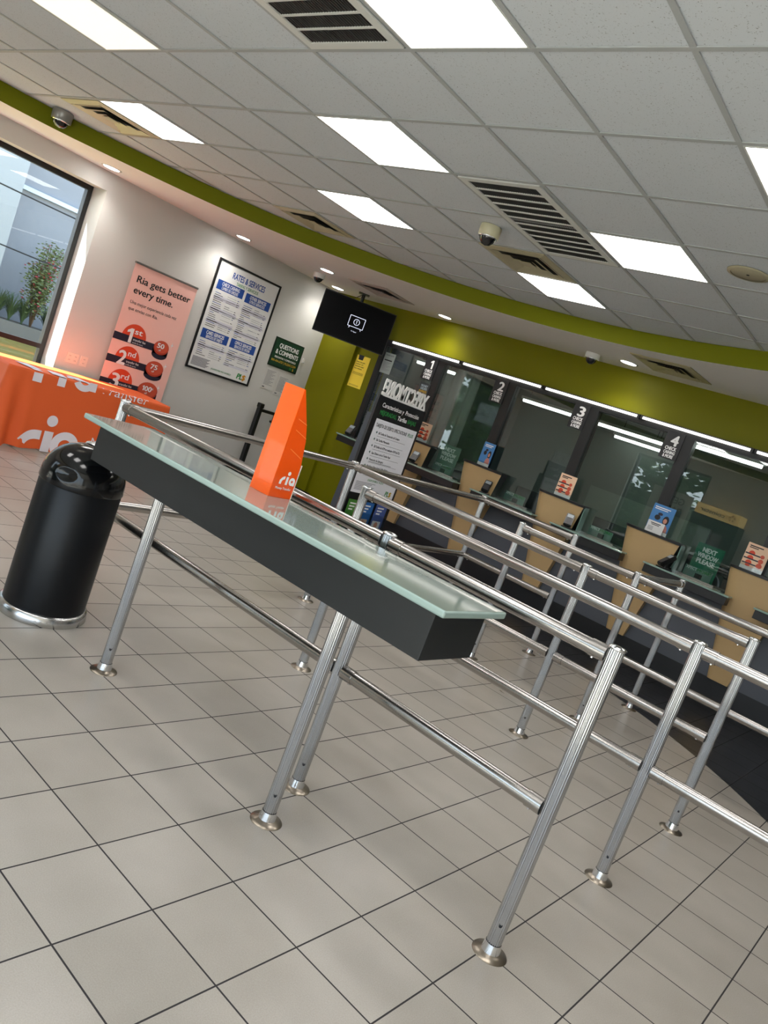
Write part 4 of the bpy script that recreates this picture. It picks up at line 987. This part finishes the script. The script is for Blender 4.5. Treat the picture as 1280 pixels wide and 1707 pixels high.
# leaflet pockets and leaflets
for k in range(3):
    y0 = ky0+.07+k*.22
    q = B(); q.box(kx+.035, kx+.038, y0, y0+.20, .30, .52); q.box(kx+.001, kx+.038, y0, y0+.20, .30, .304); q.box(kx+.001, kx+.035, y0, y0+.003, .304, .50); q.box(kx+.001, kx+.035, y0+.197, y0+.2, .304, .50); q.obj('leaflet_pocket', ACRYLIC, t)
for k, (c1, c2, lab) in enumerate(((S(70, 130, 50), S(30, 40, 30), 'green leaflet in the kiosk pocket nearest the green wall'), (S(40, 100, 170), S(210, 180, 160), 'blue leaflet in the middle kiosk pocket'), (S(70, 90, 150), S(220, 220, 226), 'white and blue leaflet in the kiosk pocket nearest the tellers'))):
    y0 = ky0+.08+k*.22; u = thing('leaflet', lab, 'leaflet', (kx+.02, y0+.09, .306), 0, 'leaflets in the kiosk pockets')
    q = B(); q.box(kx+.014, kx+.018, y0, y0+.18, .306, .63); q.obj('cover', M('leaflet_%s' % ('green', 'blue', 'violet')[k], c1, .5), u)
    p = Panel((kx+.018, y0, .306), (0, 1, 0), (0, 0, 1)); p.rect('picture', M('leaflet_picture_%s' % ('green', 'blue', 'violet')[k], c2, .5), .02, .02, .13, .13, 1); p.disc('picture_detail', SKIN, .085, .11, .03, 2)
    for j in range(3): p.rect('lettering', WHITE, .03, .28-.03*j, .10-.02*j, .014, 1)
    p.build(u)

# ================================================================== INSIDE THE TELLER ROOM (seen dimly through the glass)
t = thing('teller_desk', 'long dark desk inside the teller room behind the glass', 'desk', (-2.6, 8.5, 0))
q = B(); q.box(-7.0, 2.6, 8.15, 8.75, .80, .84); q.obj('desktop', M('desk_dark', S(60, 52, 46), .4), t)
q = B(); q.box(-7.0, 2.6, 8.7, 8.74, 0, .80); q.obj('modesty_panel', TOE, t)
for i, x in enumerate((-5.35, -4.3, -3.25, -2.15)):
    t = thing('monitor', 'dark monitor on the teller desk behind window '+('two', 'three', 'four', 'five')[i], 'monitor', (x, 8.45, .84), PI+.25, 'monitors inside the teller room')
    q = B(); q.box(-.24, .24, -.015, .015, .10, .40, .004); q.obj('display', BLACK, t, True); q = B(); q.cyl((0, .02, .01), (0, .02, .15), .018, 12); q.box(-.1, .1, -.07, .09, 0, .012, .003); q.obj('stand', BLACK, t, True)
t = thing('partition_screen', 'pale partition panel inside the teller room behind window four', 'partition', (-3.4, 9.6, 0))
q = B(); q.box(-4.2, -2.6, 9.6, 9.65, .1, 1.55); q.obj('screen_panel', M('pale_partition', S(150, 160, 150), .7), t); q = B(); q.box(-4.2, -4.15, 9.5, 9.75, 0, .1); q.box(-2.65, -2.6, 9.5, 9.75, 0, .1); q.obj('foot', BLACKM, t)
t = thing('hanging_curtain', 'pale curtain hanging inside the teller room behind window one', 'curtain', (-7.0, 9.4, 0))
q = B(); q.grid(40, 4, lambda a, c: Vector((-7.25+1.0*a, 9.4+.03*math.sin(a*40), .9+1.7*c))); q.obj('fabric', M('pale_curtain', S(170, 176, 172), .8), t); q = B(); q.cyl((-7.3, 9.4, 2.62), (-6.2, 9.4, 2.62), .012, 10); q.obj('curtain_rod', BLACKM, t)
for x0, x1, y, lab in ((-5.5, -3.45, 9.4, 'longest tube light added inside the teller room to imitate a reflected light line'), (-4.6, -3.85, 10.6, 'tube light added inside the teller room to imitate a reflected light line, nearest its back wall'), (-2.75, -2.03, 8.35, 'tube light added inside the teller room to imitate a reflected light line, nearest the fifth window'), (-6.9, -6.2, 8.7, 'tube light added to brighten the teller room behind window one')):  # added tubes: imitate light lines mirrored in the glass, brighten the dim room
    t = thing('added_interior_light', lab, 'ceiling light', ((x0+x1)/2, y, 2.7), 0, 'added tube lights inside the teller room')
    q = B(); q.box(x0, x1, y-.05, y+.05, 2.325, 2.36); q.obj('housing', WHITE_METAL, t); q = B(); q.cyl((x0+.02, y, 2.31), (x1-.02, y, 2.31), .022, 12); q.obj('tube', M('added_interior_tube', (1, .98, .95, 1), .5, emit=3.2), t)
    for xx in (x0+.1, x1-.1):
        q = B(); q.cyl((xx, y, 2.36), (xx, y, 2.7), .005, 8); q.obj('hanger', BLACKM, t)

# ================================================================== BEHIND THE VIEWPOINT (seen mirrored in the teller glass)
t = thing('coin_kiosk', 'dark green coin counting kiosk with a tan header against the back wall', 'kiosk', (-4.5, -1.1, 0))
q = B(); q.box(-4.98, -4.02, YB+.02, -.85, 0, 1.78, .01); q.obj('cabinet', M('kiosk_teal', S(24, 62, 58), .35), t)
q = B(); q.box(-4.95, -4.05, YB+.05, -.82, 1.78, 2.0, .008); q.obj('header', M('kiosk_header_tan', S(226, 190, 120), .5, emit=.6), t)
q = B(); q.box(-4.75, -4.25, -.855, -.845, 1.1, 1.5); q.obj('screen', M('terminal_screen'), t)
p = Panel((-4.05, -.82, 1.78), (-1, 0, 0), (0, 0, 1)); p.text('lettering', DKTEXT, 'coinstar', .30, .07, .08, w=.50, bold=.02)
for a in range(5): p.disc('emblem', M('amber_print'), .15+.05*math.cos(a*2*PI/5+PI/2), .11+.05*math.sin(a*2*PI/5+PI/2), .022, 2)
p.build(t)
t = thing('window_poster', 'pale get paid early poster standing in the back window', 'poster', (-5.65, YB+.1, .8))
q = B(); q.box(-6.1, -5.2, YB+.06, YB+.07, .85, 2.05); q.obj('sheet', M('poster_grey', S(200, 206, 200), .6), t); q = B(); q.box(-6.1, -6.06, YB+.02, YB+.25, 0, .03); q.box(-5.24, -5.2, YB+.02, YB+.25, 0, .03); q.box(-6.1, -6.07, YB+.06, YB+.07, .03, .85); q.box(-5.23, -5.2, YB+.06, YB+.07, .03, .85); q.obj('stand', BLACKM, t)
p = Panel((-5.2, YB+.07, .85), (-1, 0, 0), (0, 0, 1))
for k, tx in enumerate(('GET', 'PAID', 'EARLY!')): p.text('lettering', DKTEXT, tx, .15, .95-.21*k, .14, w=(.34, .42, .56)[k], bold=.035)
p.build(t)

# ================================================================== OUTDOORS
b = B(); b.box(-40, 30, -45, 45, -.16, -.06); o = b.obj('ground', M('asphalt', S(140, 138, 134), .9)); struct(o)
GRASS = M('dry_lawn', S(112, 98, 38), .9, noise=(14, .4))
b = B(); b.prism([(-13.14, -.06), (-9.6, -.06), (-9.6, -.02), (-13.14, .50)], (0, -2.5, 0), (1, 0, 0), (0, 0, 1), (0, 1, 0), 18); o = b.obj('lawn', GRASS); struct(o)
t = thing('neighbour_building', 'blue grey rendered building outside beyond the window', 'building', (-16, 10, 0))
q = B(); q.box(-22, -14.0, 6.08, 20, -.06, 9); q.obj('wall', M('blue_grey_render', S(132, 135, 141), .8), t)
q = B(); q.box(-14.0, -13.93, 6.08, 20, 2.86, 2.93); q.obj('ledge_trim', M('pale_trim', S(190, 205, 220), .7), t)
t = thing('white_building', 'white rendered building outside at the far edge of the window', 'building', (-15, 4, 0))
q = B(); q.box(-22, -13.4, 2.2, 5.86, -.06, 9); q.obj('wall', M('white_render', S(150, 155, 158), .8), t); q = B(); q.box(-22.1, -13.3, 2.1, 5.9, 9, 9.2); q.obj('parapet', M('pale_trim'), t)
t = thing('planter', 'low concrete planter along the foot of the outside building', 'planter', (-13.4, 10, 0))
q = B(); q.box(-13.65, -13.55, 5.9, 14, -.06, .74); q.box(-13.24, -13.15, 5.9, 14, -.06, .74); q.obj('kerb', M('concrete', S(100, 98, 94), .8), t)
q = B(); q.box(-13.55, -13.24, 5.9, 14, -.06, .68); q.obj('soil', M('soil', S(70, 58, 44), .95), t)
LEAFG = M('strap_leaf_green', S(74, 94, 60), .6); rn = random.Random(5)
def strappy(x, y, label):
    t = thing('strap_leaf_plant', label, 'plant', (x, y, .68), 0, 'strap leaved plants in the planter'); q = B()
    for k in range(150):
        a = rn.uniform(0, 2*PI); L = rn.uniform(.35, .75); d = Vector((math.cos(a), math.sin(a), 0)); s_ = Vector((-d.y, d.x, 0))*.014; bow = rn.uniform(.2, .55); last = None
        for j in range(5):
            u = j/4; c = Vector((x, y, .68))+d*(bow*u*u*L)+Vector((0, 0, L*u*(1-.28*u))); e = (c-s_*(1-u*.9), c+s_*(1-u*.9))
            if last: q.face([last[0], last[1], e[1], e[0]], True)
            last = e
    q.obj('leaves', LEAFG, t, fix=False)
SL = ['nearest the window frame corner', 'second along the planter', 'beside the flowering shrub', 'past the flowering shrub', 'far along the planter']
for i, y in enumerate((6.0, 6.22, 6.44, 6.85, 7.3)): strappy(-13.4, y, 'strap leaved plant in the outside planter, '+SL[i])
t = thing('flowering_shrub', 'loose shrub with small red flowers in the outside planter', 'shrub', (-13.4, 6.6, .68))
q = B(); fl_ = B(); st = B()
for k in range(12):
    a = rn.uniform(0, 2*PI); top = Vector((-13.4+.3*math.cos(a), 6.55+.22*math.sin(a), rn.uniform(1.5, 2.2))); st.cyl((-13.4, 6.6, .68), top, .008, 6, .004)
    for j in range(190):
        c = Vector((-13.4, 6.6, .68)).lerp(top, rn.uniform(.35, 1))+Vector((rn.gauss(0, .07), rn.gauss(0, .07), rn.gauss(0, .06))); m_ = Matrix.Translation(c) @ Matrix.Rotation(rn.uniform(0, 6), 4, 'Z') @ Matrix.Rotation(rn.uniform(0, 3), 4, 'X')
        bd = fl_ if rn.random() < .07 else q; r_ = .03
        bd.face([m_ @ Vector(v) for v in ((-r_, 0, 0), (0, -r_*.5, 0), (r_, 0, 0), (0, r_*.5, 0))])
st.obj('stems', M('woody_stem', S(90, 70, 50), .8), t); q.obj('leaves', M('shrub_leaf', S(92, 104, 62), .6), t, fix=False); fl_.obj('flowers', M('red_flower', S(150, 44, 54), .6), t, fix=False)
for z, lab in ((2.66, 'upper'), (1.84, 'lower')):
    q = B(); pv = None
    for k in range(17):
        u = k/16; pnt = Vector((-12.6, 3+9*u, z-.02+.10*(2*u-1)**2))
        if pv: q.cyl(pv, pnt, .012, 6, cap=False)
        pv = pnt
    tag(q.obj('overhead_cable', BLACK), lab+' black cable strung outside across the window view', 'cable', 'cables outside the window')
def tree(x, y, h, label):
    t = thing('tree', label, 'tree', (x, y, -.06), 0, 'trees beyond the back windows'); q = B(); q.cyl((x, y, -.06), (x, y, h*.5), .14, 10, .08); q.obj('trunk', M('woody_stem'), t)
    q = B()
    for k in range(900):
        d = Vector((rn.gauss(0, 1), rn.gauss(0, 1), rn.gauss(0, 1))).normalized()*rn.uniform(.4, 1)**.5; c = Vector((x+d.x*h*.33, y+d.y*h*.33, h*.68+d.z*h*.3)); m_ = Matrix.Translation(c) @ Matrix.Rotation(rn.uniform(0, 6), 4, 'Z') @ Matrix.Rotation(rn.uniform(0, 3), 4, 'X')
        q.face([m_ @ Vector(v) for v in ((-.22, 0, 0), (0, -.12, 0), (.22, 0, 0), (0, .12, 0))])
    q.obj('leaves', M('tree_leaf', S(60, 90, 44), .7), t, fix=False)
t = thing('added_hedge', 'very tall dark leafy block added outside the side window to darken its reflection', 'added_hedge', (-12, -3.5, -.06)); q = B(); q.box(-12.6, -11.6, -4.1, -2.7, -.06, 4.6); q.obj('hedge_core', M('hedge_dark', S(40, 58, 34), .8), t); q = B()  # unseen block, added to cut bright sky from the side window's reflection
for k in range(1500):
    c = Vector((rn.uniform(-12.7, -11.5), rn.choice((-4.15, -2.65))+rn.gauss(0, .06), rn.uniform(0, 4.7))) if k % 2 else Vector((-11.55+rn.gauss(0, .06), rn.uniform(-4.2, -2.6), rn.uniform(0, 4.7))); m_ = Matrix.Translation(c) @ Matrix.Rotation(rn.uniform(0, 6), 4, 'Z') @ Matrix.Rotation(rn.uniform(0, 3), 4, 'X')
    q.face([m_ @ Vector(v) for v in ((-.09, 0, 0), (0, -.05, 0), (.09, 0, 0), (0, .05, 0))])
q.obj('leaves', M('tree_leaf', S(60, 90, 44), .7), t, fix=False)
t = thing('added_hedge', 'long leafy block added outside the back windows to hide low sky in reflections', 'added_hedge', (-9, -10, -.06)); q = B(); q.box(-15, -3.6, -10.5, -9.7, -.06, 2.0); q.obj('hedge_core', M('hedge_dark', S(40, 58, 34), .8), t); q = B()  # unseen leafy block, added so reflections show sky only near the top
for k in range(3000):
    c = Vector((rn.uniform(-15, -3.6), rn.choice((-9.68, -9.62, -9.55))+rn.gauss(0, .05), rn.uniform(0, 2.25)-rn.random()**3*.3)); m_ = Matrix.Translation(c) @ Matrix.Rotation(rn.uniform(0, 6), 4, 'Z') @ Matrix.Rotation(rn.uniform(0, 3), 4, 'X')
    q.face([m_ @ Vector(v) for v in ((-.10, 0, 0), (0, -.06, 0), (.10, 0, 0), (0, .06, 0))])
q.obj('leaves', M('tree_leaf', S(60, 90, 44), .7), t, fix=False)
tree(-13.5, -6.5, 3.4, 'small leafy tree outside, first beyond the side window'); tree(-16.0, -6.0, 3.6, 'small leafy tree outside, second beyond the side window')
tree(-9.5, -12, 5.2, 'leafy tree outside the back wall, nearer the window side'); tree(-6.5, -15, 4.6, 'leafy tree outside the back wall, nearer the coin kiosk')
